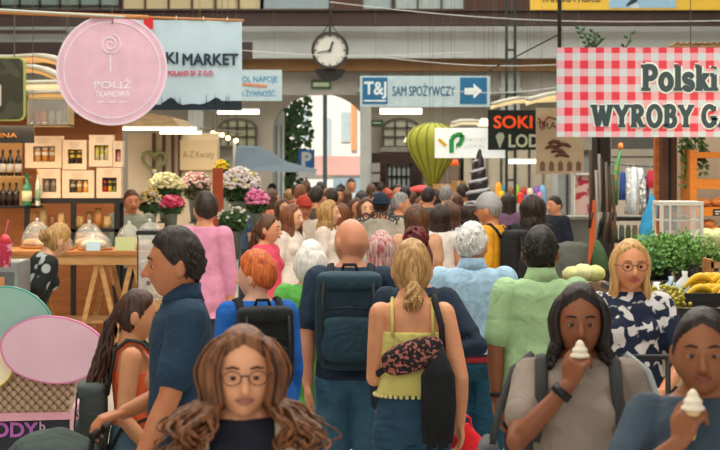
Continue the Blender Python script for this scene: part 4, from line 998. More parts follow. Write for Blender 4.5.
# --- trestle table with domes
ST = 107
o = T('trestle_table', 'wooden trestle table with glass cake domes behind the navy polo man', 'table', base(-10, 172, 382, ST, .8))
zt = Z(251, ST); x0, x1 = X(-20, ST), X(150, ST)
g = MB(); g.box(((x0+x1)/2, Y(ST)+.40, zt-.02), (x1-x0, .84, .04)); g.build('table_top', WD, o, bev=.004)
g = MB(); g.box(((x0+x1)/2, Y(ST)+.02, zt-.085), (x1-x0, .03, .09)); g.build('apron', WDL, o)
for px in (22, 98, 132):
    for yy in (.06, .74):
        for sg in (-1, 1):
            g = MB(); g.bar((X(px, ST), Y(ST)+yy, zt-.05), (X(px, ST)+sg*.27, Y(ST)+yy, .0), .045, .03); g.build('leg', WDL, o)
g = MB(); g.box(((x0+x1)/2, Y(ST)+.40, .55), (x1-x0-.1, .5, .03)); g.build('lower_shelf', WDL, o)
def dome(px, pyb, r, h, S, lb, cont, off=0):
    c_ = Vector((X(px, S), Y(S)+off, Z(pyb, S) if off == 0 else zt)); o = T('cake_dome', lb, 'dome', c_, 'glass domes on the trestle table')
    g = MB(); g.lathe(c_, [(r*1.02, 0), (r*1.06, .006), (r*1.06, .018), (r*1.02, .022)], 28); g.build('board', WD, o, True)
    g = MB(); g.lathe(c_, [(r*math.cos(a), .022+h*math.sin(a)) for a in [math.pi/2*i/12 for i in range(13)]], 32); g.build('glass_cover', GL, o, True)
    g = MB(); g.ell(c_+Vector((0, 0, h+.035)), (.018, .018, .018), 12, 8); g.build('knob', mat('D8DCD8', .1, kind='glass', alpha=.6), o, True)
    rr = random.Random(int(px))
    for k in range(6):
        a = k*1.05; q = MB(); rad = r*.5 if k else 0
        p = c_+Vector((math.cos(a)*rad, math.sin(a)*rad, .05)); q.ell(p, (.06, .045, .042), 12, 8); q.build('pastry', mat(cont[k % len(cont)], .6, kind='plain', scale=30), o, True)
    return o
tan = ['D0A468', 'C0884A', 'E0C090']; pl = ['E0CFA8', 'D8C498', 'C8B080']
dome(26, 0, .155, .24, ST, 'left glass dome with pastries behind the bending shopkeeper', tan, .55); dome(79, 0, .15, .22, ST, 'tall glass dome second from the left on the trestle table', tan, .60)
dome(92, 0, .155, .15, ST, 'low glass dome in front near the table centre', pl, .20); dome(121, 0, .13, .21, ST, 'narrow glass dome right of the table centre', pl, .56); dome(146, 0, .15, .24, ST, 'glass dome at the right end of the trestle table', pl, .30)
dome(55, 0, .14, .16, ST, 'low glass dome in front at the left of the table', tan, .18)
for i, (px, off, w_, h_, c_, lb) in enumerate(((93, .02, .13, .085, 'B9D0DC', 'pale blue price card on the trestle table'), (125, .02, .19, .13, 'B9BF88', 'pale green price card on the trestle table'))):
    g = MB(); g.box((X(px, ST), Y(ST)+off, zt+h_/2+(.0)), (w_, .012, h_), (R(-14), 0, 0)); solo(g, 'price_card', M(c_), lb, 'card')
# glass box with a black rim
o = T('glass_case', 'upright glass case with black rim left of the navy polo man', 'case', base(137, 182, 452, 124, .35))
sub('rim', BLK, o, (136, 183, 231, 235, 124, .36), ); sub('glass', GL, o, (137, 182, 235, 300, 124, .01), (137, 182, 235, 300, 124, .01, .34), (137, 138, 235, 300, 124, .34)); sub('cabinet', mat('C9A46A', .6, kind='wood'), o, (137, 182, 300, 416, 124, .36))
for px in (137, 181): sub('corner_post', M('5A5650', .4), o, (px, px+1.5, 235, 300, 124, .02))
sub('inner_shelf', M('D8D4C8'), o, (138, 181, 262, 263.5, 124, .32, .01))
for i, px in enumerate((143, 151, 159, 168)):
    g = MB(); g.ell((X(px, 124), Y(124)+.15, Z(297, 124)), (.035, .05, .028), 12, 8); g.build('pastry', M(tan[i % 3]), o, True)
# grey appliance and bottle at the left edge
o = T('espresso_machine', 'grey metal box-shaped appliance at the left edge by the bending woman', 'appliance', base(-30, 19, 375, 150, .4))
sub('casing', M('8E9490', .35, metal=.5), o, (-30, 19, 262, 300, 150, .4), bev=.01); sub('front_panel', M('5C625E', .4), o, (-24, 14, 272, 296, 150, .01, -.01)); sub('window', M('C88A5A', .4), o, (-2, 5, 277, 286, 150, .01, -.02)); sub('stand', mat('6A5040', .7, kind='wood'), o, (-30, 19, 300, 469, 150, .4))
o = T('drink_cup', 'tall pink and red cup standing at the left edge', 'cup', (X(5, 158), Y(158), Z(262, 150)-.0)); c_ = o.location
g = MB(); g.lathe(c_, [(.035, 0), (.045, .14), (.047, .15), (.044, .15)], 20); g.build('cup', mat('C83A5A', .4, kind='blotch', col2='E8B0B8', scale=20), o, True)
g = MB(); g.lathe(c_, [(.045, .15), (.03, .19), (.008, .21)], 20); g.build('lid', M('D8404A', .3), o, True)
g = MB(); g.tube([c_+Vector((0, 0, .2)), c_+Vector((.02, 0, .3))], .005, 6); g.build('straw', M('E06070'), o)
# --- ice cream cart with giant scoops on waffle
SI = 172.0; yi = Y(SI)
o = T('ice_cream_cart', 'ice cream cart with giant pink, teal and cream scoops over waffle board', 'cart', base(-60, 105, 514, SI, .5))
sub('cart_body', M('D8A2B4', .5), o, (-60, 68, 412, 500, SI, .55, .04), bev=.01)
g = MB(); g.poly([(X(a, SI), Z(b_, SI)) for a, b_ in ((-60, 360), (90, 360), (70, 413.5), (-60, 418))], yi, yi+.03); wf = g.build('waffle_panel', mat('DCC8AE', .7, kind='plain', scale=8), o)
g = MB()
def clipx(a, b_): return a
for k in range(-14, 26):
    for sg in (1, -1):
        # diagonal ribs, clipped to the panel rows 366-412
        xa = k*9.0; P_ = []
        for t in range(0, 12):
            px = xa+sg*(t/11)*46; py = 366+(t/11)*47
            lim = 90-(py-360)/53.5*20
            if -58 < px < lim-2: P_.append((X(px, SI), yi-.006, Z(py, SI)))
        if len(P_) > 1: g.bar(P_[0], P_[-1], .011, .012)
g.build('waffle_ribs', mat('A88A6C', .7, kind='plain', scale=30), wf)
def scoop(cx_, cy_, rx_, ry_, rim, face, yo, nm, rot=0):
    g = MB(); n = 64
    def out(k, ph): return [(X(cx_+(rx_*k)*math.cos(a)*(1+.012*math.sin(5*a+ph))*math.cos(rot)-(ry_*k)*math.sin(a)*math.sin(rot), SI), Z(cy_-((ry_*k)*math.sin(a)*(1+.012*math.sin(4*a+ph))*math.cos(rot)+(rx_*k)*math.cos(a)*math.sin(rot)), SI)) for a in [6.28318*i/n for i in range(n)]]
    g.poly(out(1, 0), yi+yo, yi+yo+.03); p = g.build(nm, rim, o); g = MB(); g.poly(out(.955, 0), yi+yo-.003, yi+yo); g.build('painted_face', face, p)
scoop(12, 320, 42, 33, M('4FA08C', .5), mat('93BDB0', .5, kind='plain', scale=3), -.03, 'teal_scoop', -.30)
scoop(-16, 367, 33, 24, M('E3C22A', .5), mat('EFE6C0', .5, kind='plain', scale=3), -.07, 'cream_scoop', .25)
scoop(56, 348, 52.5, 33.5, M('D77FAF', .5), mat('DDB6C6', .5, kind='plain', scale=3), -.11, 'pink_scoop', -.06)
g = MB(); pb(g, 68, 90, 378, 400, SI, .01, .035); pn = g.build('menu_card', M('B9B4A8', .6), o)
g = MB()
for k in range(6): pb(g, 70, 88-(k*37 % 7), 380+k*3.2, 381.6+k*3.2, SI, .002, .032)
g.build('menu_lines', M('3A3A38'), pn)
g = MB(); g.poly([(X(a, SI), Z(b_, SI)) for a, b_ in ((-60, 413.5), (69, 411.5), (69, 419), (-60, 422.5))], yi-.02, yi+.05); g.build('pink_strip', M('DFA3B2', .5), o)
sub('dark_panel', M('20242E', .5), o, (-60, 69, 420, 452, SI, .01, .02))
text('LODY', X(-17, SI), Z(437, SI), yi+.008, 14/SI, M('B765B8', .5), 'lettering', o, .03, 54/SI); text('b', X(39.5, SI), Z(431, SI), yi+.008, 9/SI, M('C9A8C8', .5), 'lettering', o, .02)
# pushchair under the man's hand
SP = 252.0; cxp, cyp = X(52, SP), Y(SP)
o = T('pushchair', 'dark grey-green pushchair with fabric hood at lower left corner', 'pushchair', (cxp, cyp, 0))
def hoodf(d, p):
    return Vector((p.x, p.y, p.z*(1 if d.z > 0 else .15)))*(1+.015*math.sin(9*math.atan2(d.x, d.z)))
g = MB(); g.ell((cxp, cyp, Z(468, SP)), (.20, .25, .155), 36, 20, hoodf); me = vox(g, .009, 3, .006, 9, 2); me.materials.append(mat('3A4743', .8, kind='fabric', scale=8))
h_ = bpy.data.objects.new('hood', me); C.objects.link(h_); h_.parent = o
for v in me.vertices: v.co -= o.location
g = MB(); g.ell((cxp, cyp, .56), (.20, .24, .22), 24, 14); g.build('seat', fab('2A3230'), o, True)
g = MB(); hx, hy, hz = X(97, 256), Y(256)-.03, Z(432, 256)
for yy in (-.2, .22): g.tube([(cxp-.22, cyp+yy*.8, .12), (cxp, cyp+yy, .50), (cxp+.17, cyp+yy, .85), (hx, cyp+yy, hz)], .011, 8)
g.build('frame', M('2A2C2C', .4, metal=.5), o, True)
g = MB(); g.tube([(hx, cyp-.22, hz), (hx+.02, cyp, hz+.004), (hx, cyp+.24, hz)], .016, 10); g.build('handlebar', M('151515', .7), o, True)
for xx in (-.22, .20):
    for yy in (-.2, .2):
        g = MB(); 
        for a in range(20):
            A_, B_ = 6.2832*a/20, 6.2832*(a+1)/20; g.tube([(cxp+xx+.095*math.cos(A_), cyp+yy, .11+.095*math.sin(A_)), (cxp+xx+.095*math.cos(B_), cyp+yy, .11+.095*math.sin(B_))], .015, 6)
        g.bar((cxp+xx-.09, cyp+yy, .11), (cxp+xx+.09, cyp+yy, .11), .012); g.bar((cxp+xx, cyp+yy, .02), (cxp+xx, cyp+yy, .2), .012); g.build('wheel', M('1C1C1C', .7), o, True)
g = MB(); g.bar((cxp-.2, cyp, .12), (cxp+.2, cyp, .12), .02); g.bar((cxp-.2, cyp-.2, .12), (cxp-.2, cyp+.2, .12), .015); g.bar((cxp+.2, cyp-.2, .12), (cxp+.2, cyp+.2, .12), .015); g.build('axle', M('2A2C2C'), o)

# ================================================================ flower stall
SF = 74.0
g = MB(); pb(g, 128, 219, 133, 300, 69, .08); solo(g, 'flower_stall_wall', mat('D2BFA0', .8, kind='plaster', scale=2), 'cream back wall of the flower stall', 'wall')
for i, px in enumerate((152, 162, 171, 178)):
    g = MB(); pb(g, px, px+3, 133, 200, 69.2, .06); solo(g, 'wall_post', mat('5A4234', .7, kind='wood'), 'dark upright on the flower stall wall, %s from the left' % ('first', 'second', 'third', 'fourth')[i], 'post', 'dark uprights of the flower stall')
g = MB(); g.poly([(X(a, 72), Z(b_, 72)) for a, b_ in ((104, 127), (116, 119), (150, 113), (172, 117), (180, 127))], Y(72), Y(72)+2.2); solo(g, 'stall_roof', mat('A9906A', .8, kind='wood', col2='7A6448'), 'tan pitched roof of the flower stall behind the pink sign', 'roof')
o = T('stall_sign', 'cream A-Z Kwiaty flower stall sign', 'sign', base(180, 217, 169, 69.3)); sub('panel', mat('D9C094', .7, kind='plain', scale=3), o, (180, 217, 140, 170, 69.3, .12))
tx('A-Z Kwiaty', 183, 214, 151, 160, 69.3, M('A08058'), o, 0)
o = T('orange_post', 'orange-brown wooden post of the flower stall', 'post', base(212.5, 222.5, 310, 88, .1)); sub('shaft', mat('A8481E', .6, kind='wood', col2='8A3616'), o, (212.5, 222.5, 168, 343.6, 88, .1)); 
# heart wreath
o = T('heart_wreath', 'heart-shaped dry wreath hung on the flower stall', 'wreath', (X(154, 69.6), Y(69.6), Z(176, 69.6)))
P_ = []
for i in range(41):
    t = 6.2832*i/40; P_.append((X(154, 69.6)+.0105*16*math.sin(t)**3, Y(69.6), Z(161, 69.6)+.0105*(13*math.cos(t)-5*math.cos(2*t)-2*math.cos(3*t)-math.cos(4*t))))
g = MB(); g.tube(P_, .024, 8); rr = random.Random(2)
for p in P_:
    for k in range(5): d = Vector((rr.uniform(-1, 1), rr.uniform(-1, 1), rr.uniform(-1, 1))).normalized(); g.tube([Vector(p), Vector(p)+d*.05], [.008, .002], 4)
g.build('twigs', mat('8A8A5C', .9, kind='plain', scale=20), o); g = MB(); g.box((X(155, 69.6), Y(69.6)-.035, Z(171, 69.6)), (.06, .01, .05)); g.build('tag', M('E0D4C0'), o)
g = MB(); g.tube([(X(154, 69.6), Y(69.6), Z(151, 69.6)), (X(154, 69.6), Y(69.6), Z(128, 69.6))], .004, 5); g.build('string', M('6A5A44'), o)
def bouquet(px, yt, yb, wpx, S, cols, lb, seed=0, n=70, pot='6A7268', pyb=None, green='3E5A30', gshare=.5, fs=.022):
    n = int(n*1.8); fs *= .74
    rr = random.Random(seed); x_ = X(px, S); y_ = Y(S); zt_, zb_ = Z(yt, S), Z(yb, S); rx_ = wpx/2/S; c_ = Vector((x_, y_, zb_-.28))
    o = T('flower_bucket', lb, 'flowers', c_)
    g = MB(); g.lathe(c_, [(rx_*.35, 0), (rx_*.5, .28), (rx_*.53, .285), (rx_*.5, .285)], 16); g.build('bucket', M(pot, .5), o, True)
    if c_.z > .8:
        g = MB(); g.tube([(c_.x, c_.y, c_.z), (c_.x, c_.y, 0)], .02, 8); g.lathe((c_.x, c_.y, 0), [(.14, 0), (.14, .02), (.03, .04)], 16); g.lathe((c_.x, c_.y, c_.z-.02), [(rx_*.5, 0), (rx_*.5, .02)], 14); g.build('flower_stand', M('4A4A44', .5), o, True)
    g = MB(); zc = (zt_+zb_)/2; rz = (zt_-zb_)/2
    for i in range(int(n*3.5)):
        a, b_ = rr.uniform(0, 6.28), rr.uniform(-1, .7); q = math.sqrt(1-b_*b_); k = rr.random()**.4*.92
        p = Vector((x_+math.cos(a)*q*rx_*k, y_+math.sin(a)*q*rx_*k*.8, zc-rz*.15+b_*rz*k)); u = Vector((rr.uniform(-1, 1), rr.uniform(-1, 1), rr.uniform(-.5, 1))).normalized()*.06; v = u.orthogonal().normalized()*.018
        g.add([p-u, p+v, p+u, p-v], [(0, 1, 2, 3)])
    f = g.build('leaves', mat(green, .8, scale=20), o); f['kind'] = 'stuff'
    for ci, (cc, share) in enumerate(cols):
        g = MB()
        for i in range(int(n*share)):
            a, b_ = rr.uniform(0, 6.28), rr.uniform(-.15 if gshare < .9 else -.6, 1); q = math.sqrt(1-b_*b_); k = rr.uniform(.85, 1.05)
            p = Vector((x_+math.cos(a)*q*rx_*k, y_-abs(math.sin(a))*q*rx_*.8*k if rr.random() < .75 else y_+math.sin(a)*q*rx_*.8*k, zc+b_*rz*k)); r_ = fs*rr.uniform(.8, 1.4)
            g.ell(p, (r_, r_, r_*.75), 8, 5, lambda d, w_: w_*(1+.25*math.sin(5*math.atan2(d.y, d.x))))
        f = g.build('blossoms', mat(cc, .7, scale=20), o, True); f['kind'] = 'stuff'
    return o
bouquet(166, 173, 199, 33, 80, [('E8E0B0', .7), ('D9CF8A', .5)], 'bucket of cream and pale yellow flowers under the heart wreath', 1, 90, fs=.026)
bouquet(172, 196, 214, 22, 92, [('B81E44', .6), ('E07A96', .4)], 'bucket of magenta and pink flowers left of the pink shirt man', 2, 60, fs=.030)
bouquet(196, 172, 200, 30, 78, [('D8B8A4', .5), ('C98A86', .5), ('E0D0BC', .3)], 'bucket of dusty pink flowers beside the orange-brown post', 3, 80, green='6A6A48')
bouquet(240, 168, 202, 40, 84, [('E6DCD0', .7), ('E8D8E0', .3), ('D8C86A', .1)], 'large bucket of white blossoms right of the orange-brown post', 4, 120, fs=.026)
bouquet(257, 189, 214, 22, 88, [('D86A98', .7), ('E8A0C0', .3)], 'bucket of pink flowers right of the white blossoms', 5, 40, fs=.030)
bouquet(222, 160, 176, 14, 76, [('E8C02A', .9)], 'small bunch of yellow flowers atop the orange-brown post', 6, 30)
bouquet(150, 190, 214, 26, 84, [('C8C0A8', .4), ('D8B05A', .3)], 'bucket of pale and ochre flowers behind the glass domes', 7, 60)
bouquet(233, 205, 232, 30, 90, [('D8DCC8', .25)], 'bucket of mostly green foliage below the white blossoms', 8, 60)
for i, (a, b_, c_, dd, S, lb) in enumerate(() and ((152, 186, 214, 372, 83, 'left wooden display bench of the flower stall'), (222, 252, 216, 400, 86, 'right wooden display bench of the flower stall'))):
    o = T('display_bench', lb, 'bench', base(a, b_, dd, S, .5)); zz = Z(c_+24, S)
    zz = .72
    g = MB(); g.box(((X(a, S)+X(b_, S))/2, Y(S)+.15, zz), (X(b_, S)-X(a, S), .9, .04)); g.build('top', WD, o)
    for x_ in (X(a, S)+.05, X(b_, S)-.05):
        for y_ in (-.25, .55): g = MB(); g.box((x_, Y(S)+y_, zz/2), (.05, .05, zz)); g.build('leg', WD, o)
sub('x', BLK, None, (0, 1, 0, 1, 50, .01)) if False else None
g = MB(); pb(g, 217, 229, 160, 168, 69.3, .2); solo(g, 'green_crate', M('3A7A44', .6), 'small green crate at the end of the flower stall sign', 'crate')
# bulbs
for i, (px, py) in enumerate(((213, 133), (217, 134.5), (222, 135), (228, 138), (236, 140.5))):
    o = T('pendant_bulb', 'warm bulb, %s from the left in the string by the flower stall' % ('first', 'second', 'third', 'fourth', 'fifth')[i], 'lamp', (X(px, 66), Y(66), Z(py, 66)), 'string of warm bulbs')
    g = MB(); g.ell((X(px, 66), Y(66), Z(py, 66)), .038, 12, 8); g.build('bulb', mat('FFE2A8', .4, emit=3.0), o, True)
    g = MB(); g.tube([(X(px, 66), Y(66), Z(py, 66)+.03), (X(px, 66), Y(66), 8.8)], .004, 6); g.lathe((X(px, 66), Y(66), Z(py, 66)+.03), [(.018, 0), (.018, .05)], 8); g.build('fitting', M('5A5040'), o)
g = MB(); g.tube([(X(200, 66), Y(66), Z(128, 66)), (X(243, 66), Y(66), Z(133, 66))], .015, 6); solo(g, 'lamp_rail', M('6A6458'), 'thin rail carrying the warm bulbs', 'rail')
# grey awning
o = T('grey_awning', 'grey sloping awning left of the archway', 'awning', base(233, 310, 280, 60, 1.2))
g = MB(); V = [(X(236, 60), Y(60), Z(147, 60)), (X(258, 60), Y(60)+.2, Z(148, 60)), (X(285, 60), Y(60)+.1, Z(164, 60)), (X(316, 60), Y(60), Z(172, 60)), (X(290, 60), Y(60)-.3, Z(172, 60)), (X(236, 60), Y(60)-.3, Z(170, 60))]
V2 = [(x, y+.9, z+.04) for x, y, z in V]; g.add(V+V2, [(0, 1, 2, 3, 4, 5), (11, 10, 9, 8, 7, 6)]+[(i, i+6, (i+1) % 6+6, (i+1) % 6) for i in range(6)]); g.build('canvas', mat('5C6870', .8, kind='plain'), o)
sub('post', M('D8D4C8', .5), o, (233, 236, 140, 286.8, 60, .06))
# ================================================================ middle and right stalls
# backdrop kiosks between the column and the right stall
def kiosk(nm, lb, x0, x1, y0, S, m, trim='3A3430'):
    o = T(nm, lb, 'kiosk', base(x0, x1, HOR+EYE*S, S, 1.2)); sub('wall', m, o, (x0, x1, y0, HOR+EYE*S, S, 1.2)); sub('fascia', M(trim), o, (x0-1, x1+1, y0, y0+4, S, 1.3, -.06))
    k = 0
    for px in range(int(x0)+8, int(x1)-4, 14): sub('upright', M('6A6258' if k % 2 else trim), o, (px, px+2.2, y0+4, HOR+EYE*S, S, .05, -.04)); k += 1
    return o
kiosk('sweets_kiosk', 'beige panelled kiosk behind the juice sign', 464, 553, 128, 50.5, mat('A39B88', .8, kind='plaster'))
kiosk('grey_kiosk', 'grey panelled kiosk behind the beige sausage sign', 558, 600, 150, 56, mat('8A8E8C', .8, kind='plaster'))
kiosk('grocery_kiosk', 'dark panelled kiosk behind the yellow-green balloon', 424, 459, 150, 50.4, mat('6A5A48', .8, kind='plaster'))
# balloon
SBl = 65.6; c_ = Vector((X(433, SBl), Y(SBl), Z(152, SBl)))
o = T('fabric_balloon', 'yellow-green ribbed fabric balloon hanging behind the P light box', 'balloon', (c_.x, c_.y, Z(184, SBl)))
def bf(d, p):
    a = math.atan2(d.y, d.x); z = p.z
    r = 1.0 if d.z > 0 else (1+d.z*.0); k = max(.10, 1-max(0, -d.z)**1.6*.88)
    q = math.sqrt(max(0, 1-d.z*d.z)); kk = (1 if d.z > 0 else 1.25)
    wv_ = 1-.05*abs(math.cos(8*a))
    return Vector((p.x*wv_, p.y*wv_, p.z*(1 if d.z > 0 else 1.35)))
pr = [(.04, -.52), (.07, -.50), (.11, -.40), (.20, -.25), (.30, -.08), (.36, .06), (.385, .17), (.36, .28), (.28, .37), (.15, .43), (.02, .45)]
g = MB(); V = []; n = 64
for r_, z_ in pr:
    for j in range(n): a = 6.28318*j/n; k = 1.08*r_*(1-.06*abs(math.cos(a*8))); V.append((c_.x+k*math.cos(a), c_.y+k*math.sin(a), c_.z+z_))
g.add(V, [(i*n+j, i*n+(j+1) % n, (i+1)*n+(j+1) % n, (i+1)*n+j) for i in range(len(pr)-1) for j in range(n)]); g.build('envelope', mat('A8A83A', .7, kind='plain', scale=4), o, True)
for j in range(16):
    a = 6.28318*(j+.0)/16+.098; g = MB(); g.tube([(c_.x+r_*1.08*math.cos(a), c_.y+r_*1.08*math.sin(a), c_.z+z_) for r_, z_ in pr], .007, 5); g.build('rib', M('6A6E1E'), o, True)
g = MB(); g.tube([(c_.x, c_.y, c_.z+.44), (c_.x, c_.y, 8.8)], .002, 5); g.build('hanging_line', M('5A5A50'), o)
# orange lampshade, pendants
for i, (px, py, S, c1, lb, rr_, e_) in enumerate(((454.5, 163, 58, 'D8622A', 'orange fabric lampshade right of the balloon', .09, .3), (408, 140, 60, 'E8D8B0', 'pale pendant lamp in front of the arched window right of the archway', .07, 2.0), (422, 134, 60, 'F0B070', 'orange glowing pendant lamp above the balloon', .10, 1.2), (430, 136, 63, 'F0C080', 'second glowing pendant lamp above the balloon, nearer the light box', .09, 1.2), (484, 123, 64, 'F2D8A0', 'glowing pendant lamp above the right end of the light box', .10, 2.0))):
    o = T('pendant_lamp', lb, 'lamp', (X(px, S), Y(S), Z(py, S))); c_ = o.location
    g = MB(); g.lathe(c_, [(rr_, -rr_*.5), (rr_*.55, rr_*.6), (rr_*.4, rr_*.7)], 20); g.build('lamp_shade', mat(c1, .6, emit=e_), o, True)
    g = MB(); g.tube([c_+Vector((0, 0, rr_*.6)), (c_.x, c_.y, 8.8)], .002, 5); g.build('cord', M('3A3430'), o)
# canopy above the juice sign
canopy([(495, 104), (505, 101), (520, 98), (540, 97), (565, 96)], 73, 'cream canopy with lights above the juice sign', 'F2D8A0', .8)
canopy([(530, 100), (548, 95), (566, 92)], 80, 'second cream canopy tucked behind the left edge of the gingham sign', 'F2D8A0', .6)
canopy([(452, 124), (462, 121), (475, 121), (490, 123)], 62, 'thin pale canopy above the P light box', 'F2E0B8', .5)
# giant soft-serve statue
SS = 84.0; cx_, cy_ = X(478, SS), Y(SS)
o = T('soft_serve_statue', 'giant black and silver spiral soft-serve statue', 'statue', (cx_, cy_, 0))
zz = [Z(y_, SS) for y_ in (238, 149)]
V = []; n = 28; m_ = 90
for i in range(m_+1):
    t = i/m_; z_ = zz[0]+(zz[1]-zz[0])*t; r_ = .115*min(1, ((1-t)/.5))**.9*(.85+.15*min(1, t*4))+.012
    for j in range(n):
        a = 6.28318*j/n; ph = (t*8.5-a/6.28318) % 1.0; k = r_*(1+.20*math.sin(math.pi*ph)-.06) ; V.append((cx_+k*math.cos(a)+.02*t, cy_+k*math.sin(a), z_))
g = MB(); g.add(V, [(i*n+j, i*n+(j+1) % n, (i+1)*n+(j+1) % n, (i+1)*n+j) for i in range(m_) for j in range(n)]+[tuple(range(n))]); g.build('dark_swirl', mat('2E2A2C', .3), o, True)
P_ = []; Rr = []
for i in range(120):
    t = i/119*.86; a = 6.28318*(t*8.5)+2.6; r_ = (.115*min(1, ((1-t)/.5))**.9*(.85+.15*min(1, t*4))+.012)*1.02; P_.append((cx_+r_*math.cos(a), cy_+r_*math.sin(a), zz[0]+(zz[1]-zz[0])*t+.02)); Rr.append(.030*(1-t*.62))
g = MB(); g.tube(P_, Rr, 10); g.build('silver_swirl', mat('BDBCC0', .4), o, True)
g = MB(); g.lathe((cx_, cy_, 0), [(.09, 0), (.10, .05), (.155, 1.10), (.18, 1.14), (.18, 1.18)], 28); g.build('cone', mat('B98A54', .7, kind='brick', col2='8A6238', scale=14), o, True)
# wooden crates stack
for i, (a, b_, c_, d_, lb, mm) in enumerate(((433, 451, 184, 210, 'left tall tan carton stack below the balloon', 'C99A66'), (451, 466, 181, 206, 'right tan carton below the orange lampshade', 'B98A58'), (462, 470, 190, 210, 'small tan carton by the soft-serve statue', 'D0A878'))):
    o = T('carton', lb, 'carton', base(a, b_, d_, 66, .3)); sub('box', mat(mm, .8, kind='plain'), o, (a, b_, c_, d_, 66, .3), bev=.005); sub('tape', M('D8C49A'), o, ((a+b_)/2-1, (a+b_)/2+1, c_, d_, 66, .004, -.004))
g = MB(); pb(g, 431, 472, 210, 299, 66, .5, -.05); solo(g, 'wooden_counter', mat('9A7248', .7, kind='wood'), 'wooden counter under the tan cartons', 'counter')
g = MB(); rr = random.Random(3)
g.lathe((X(421, 58), Y(58), Z(192, 58)), [(.30, 0), (.27, .05), (.12, .10), (.01, .12)], 12); p = solo(g, 'red_parasol', M('C0403A', .7), 'small red parasol canopy in front of the dark shop front', 'parasol', smooth=True)
g = MB(); g.tube([(X(421, 58), Y(58), 0), (X(421, 58), Y(58), Z(186, 58))], .02, 8); q = g.build('pole', M('6A5A4A'), p, False); q.location = (0, 0, 0)
# toy and sweets counter
g = MB(); pb(g, 492, 548, 204, 268.5, 51.6, .55); o = solo(g, 'sweets_counter', mat('9A968A', .6, kind='plain'), 'grey counter with colourful small goods below the white tube lamp', 'counter')
rr = random.Random(11); names = ['orange', 'yellow', 'purple', 'green', 'red', 'blue', 'white', 'pink', 'amber', 'teal', 'brown', 'lime', 'crimson', 'cream', 'violet', 'sky-blue']
hexs = ['E8842A', 'E8B81E', 'A86AB8', '3E9A4A', 'D8402A', '3A6AB8', 'E8E4D8', 'D87A98', 'E8A03A', '3A8A8A', '8A5A38', '9AB83A', 'B8283A', 'E0D0A8', '7A5AA8', '7AB0D8']
for i in range(16):
    px = 496+(i % 8)*6.4+(3 if i > 7 else 0); S = 51.6 if i < 8 else 51.2; 
    g = MB(); h = rr.uniform(.16, .26) if i < 8 else rr.uniform(.30, .42); w_ = rr.uniform(.05, .065)
    g.loft([(X(px, S), Y(51.4)+(.10 if i < 8 else .30), Z(204, 51.6), w_, .05), (X(px, S), Y(51.4)+(.10 if i < 8 else .30), Z(204, 51.6)+h*.8, w_*1.1, .05), (X(px, S), Y(51.4)+(.10 if i < 8 else .30), Z(204, 51.6)+h, w_*.6, .03)], 8)
    solo(g, 'sweets_jar', M(hexs[i], .4), '%s jar of sweets on the %s row of the grey counter' % (names[i], 'front' if i < 8 else 'back'), 'jar', 'colourful jars on the sweets counter')
# grey counter in front of the seller, right
o = T('seller_counter', 'long grey counter in front of the seller at right', 'counter', base(545, 596, 310, 78, .7)); sub('counter_front', mat('7E8078', .7, kind='plaster', scale=3), o, (542, 597, 219, 323, 78, .6)); sub('counter_top', M('A8A69A', .5), o, (540, 598, 216.5, 219.5, 78, .7, -.05))
o = T('white_stand', 'white upright display stand with pink picture on the seller counter', 'stand', base(574, 592, 217, 80, .3)); sub('frame', M('D8D4CA', .6), o, (573.5, 575.5, 173, 216, 80, .25), (590.5, 592, 173, 216, 80, .25), (574, 592, 173, 175, 80, .25)); sub('picture', mat('D8B8B0', .7, kind='blotch', col2='B83A4A', scale=8), o, (576, 590, 176, 215, 80, .02, .1))
g = MB(); g.tube([(X(593, 106), Y(106)-.02, Z(200, 106)), (X(592.5, 106), Y(106)-.03, Z(225, 106)), (X(591, 106), Y(106)-.03, Z(268, 106))], .030, 6, .3); solo(g, 'orange_strap', M('D8602A', .7), 'long orange strap hanging at the end of the seller counter', 'strap')
# folded clothes on a rack, pale cabbage
o = T('draped_coat', 'dark grey coat draped over a rail below the seller counter', 'coat', base(556, 592, 290, 120, .3))
g = MB(); g.loft([(X(573, 120), Y(120)+.15, Z(292, 120), .14, .10), (X(573, 120), Y(120)+.15, Z(262, 120), .15, .10), (X(574, 120), Y(120)+.15, Z(246, 120), .13, .08), (X(575, 120), Y(120)+.15, Z(243, 120), .08, .05)], 24); me = vox(g, .010, 2, .012, 14, 5, .4); me.materials.append(fab('5A5E58')); q = bpy.data.objects.new('fabric', me); C.objects.link(q); q.parent = o
for v in me.vertices: v.co -= o.location
sub('stand', M('3A3A38'), o, (572, 574, 290, 408, 120, .03, .14))
# iron column with hanging belts
o = T('iron_column', 'dark cast-iron column hung with belts, left of the clothes rail', 'column', base(588, 612, 378, 106, .2))
g = MB(); g.lathe((X(604, 106), Y(106)+.1, 0), [(.13, 0), (.13, .3), (.085, .36), (.075, 2.72), (.12, 2.8), (.12, 2.86)], 18); g.build('shaft', M('2A2420', .5), o, True)
sub('square_post', M('33291F', .6), o, (592.5, 597.5, 115, 380, 106, .05))
for i, (px, c_) in enumerate(((590, '4A3428'), (599, '8A8478'), (601, '2A221C'), (606, '6A5A4A'), (609, '3A2A20'), (596, '9A9488'), (613, '4E3E30'))):
    g = MB(); g.tube([(X(px, 109), Y(109), Z(150+i*4, 109)), (X(px+1, 109), Y(109)-.02, Z(195+i*3, 109)), (X(px-.5, 109), Y(109), Z(228+i*4, 109)), (X(px+2.2, 109), Y(109)-.02, Z(212, 109))], .014, 6, .5); g.build('hanging_belt', M(c_, .6), o, True)
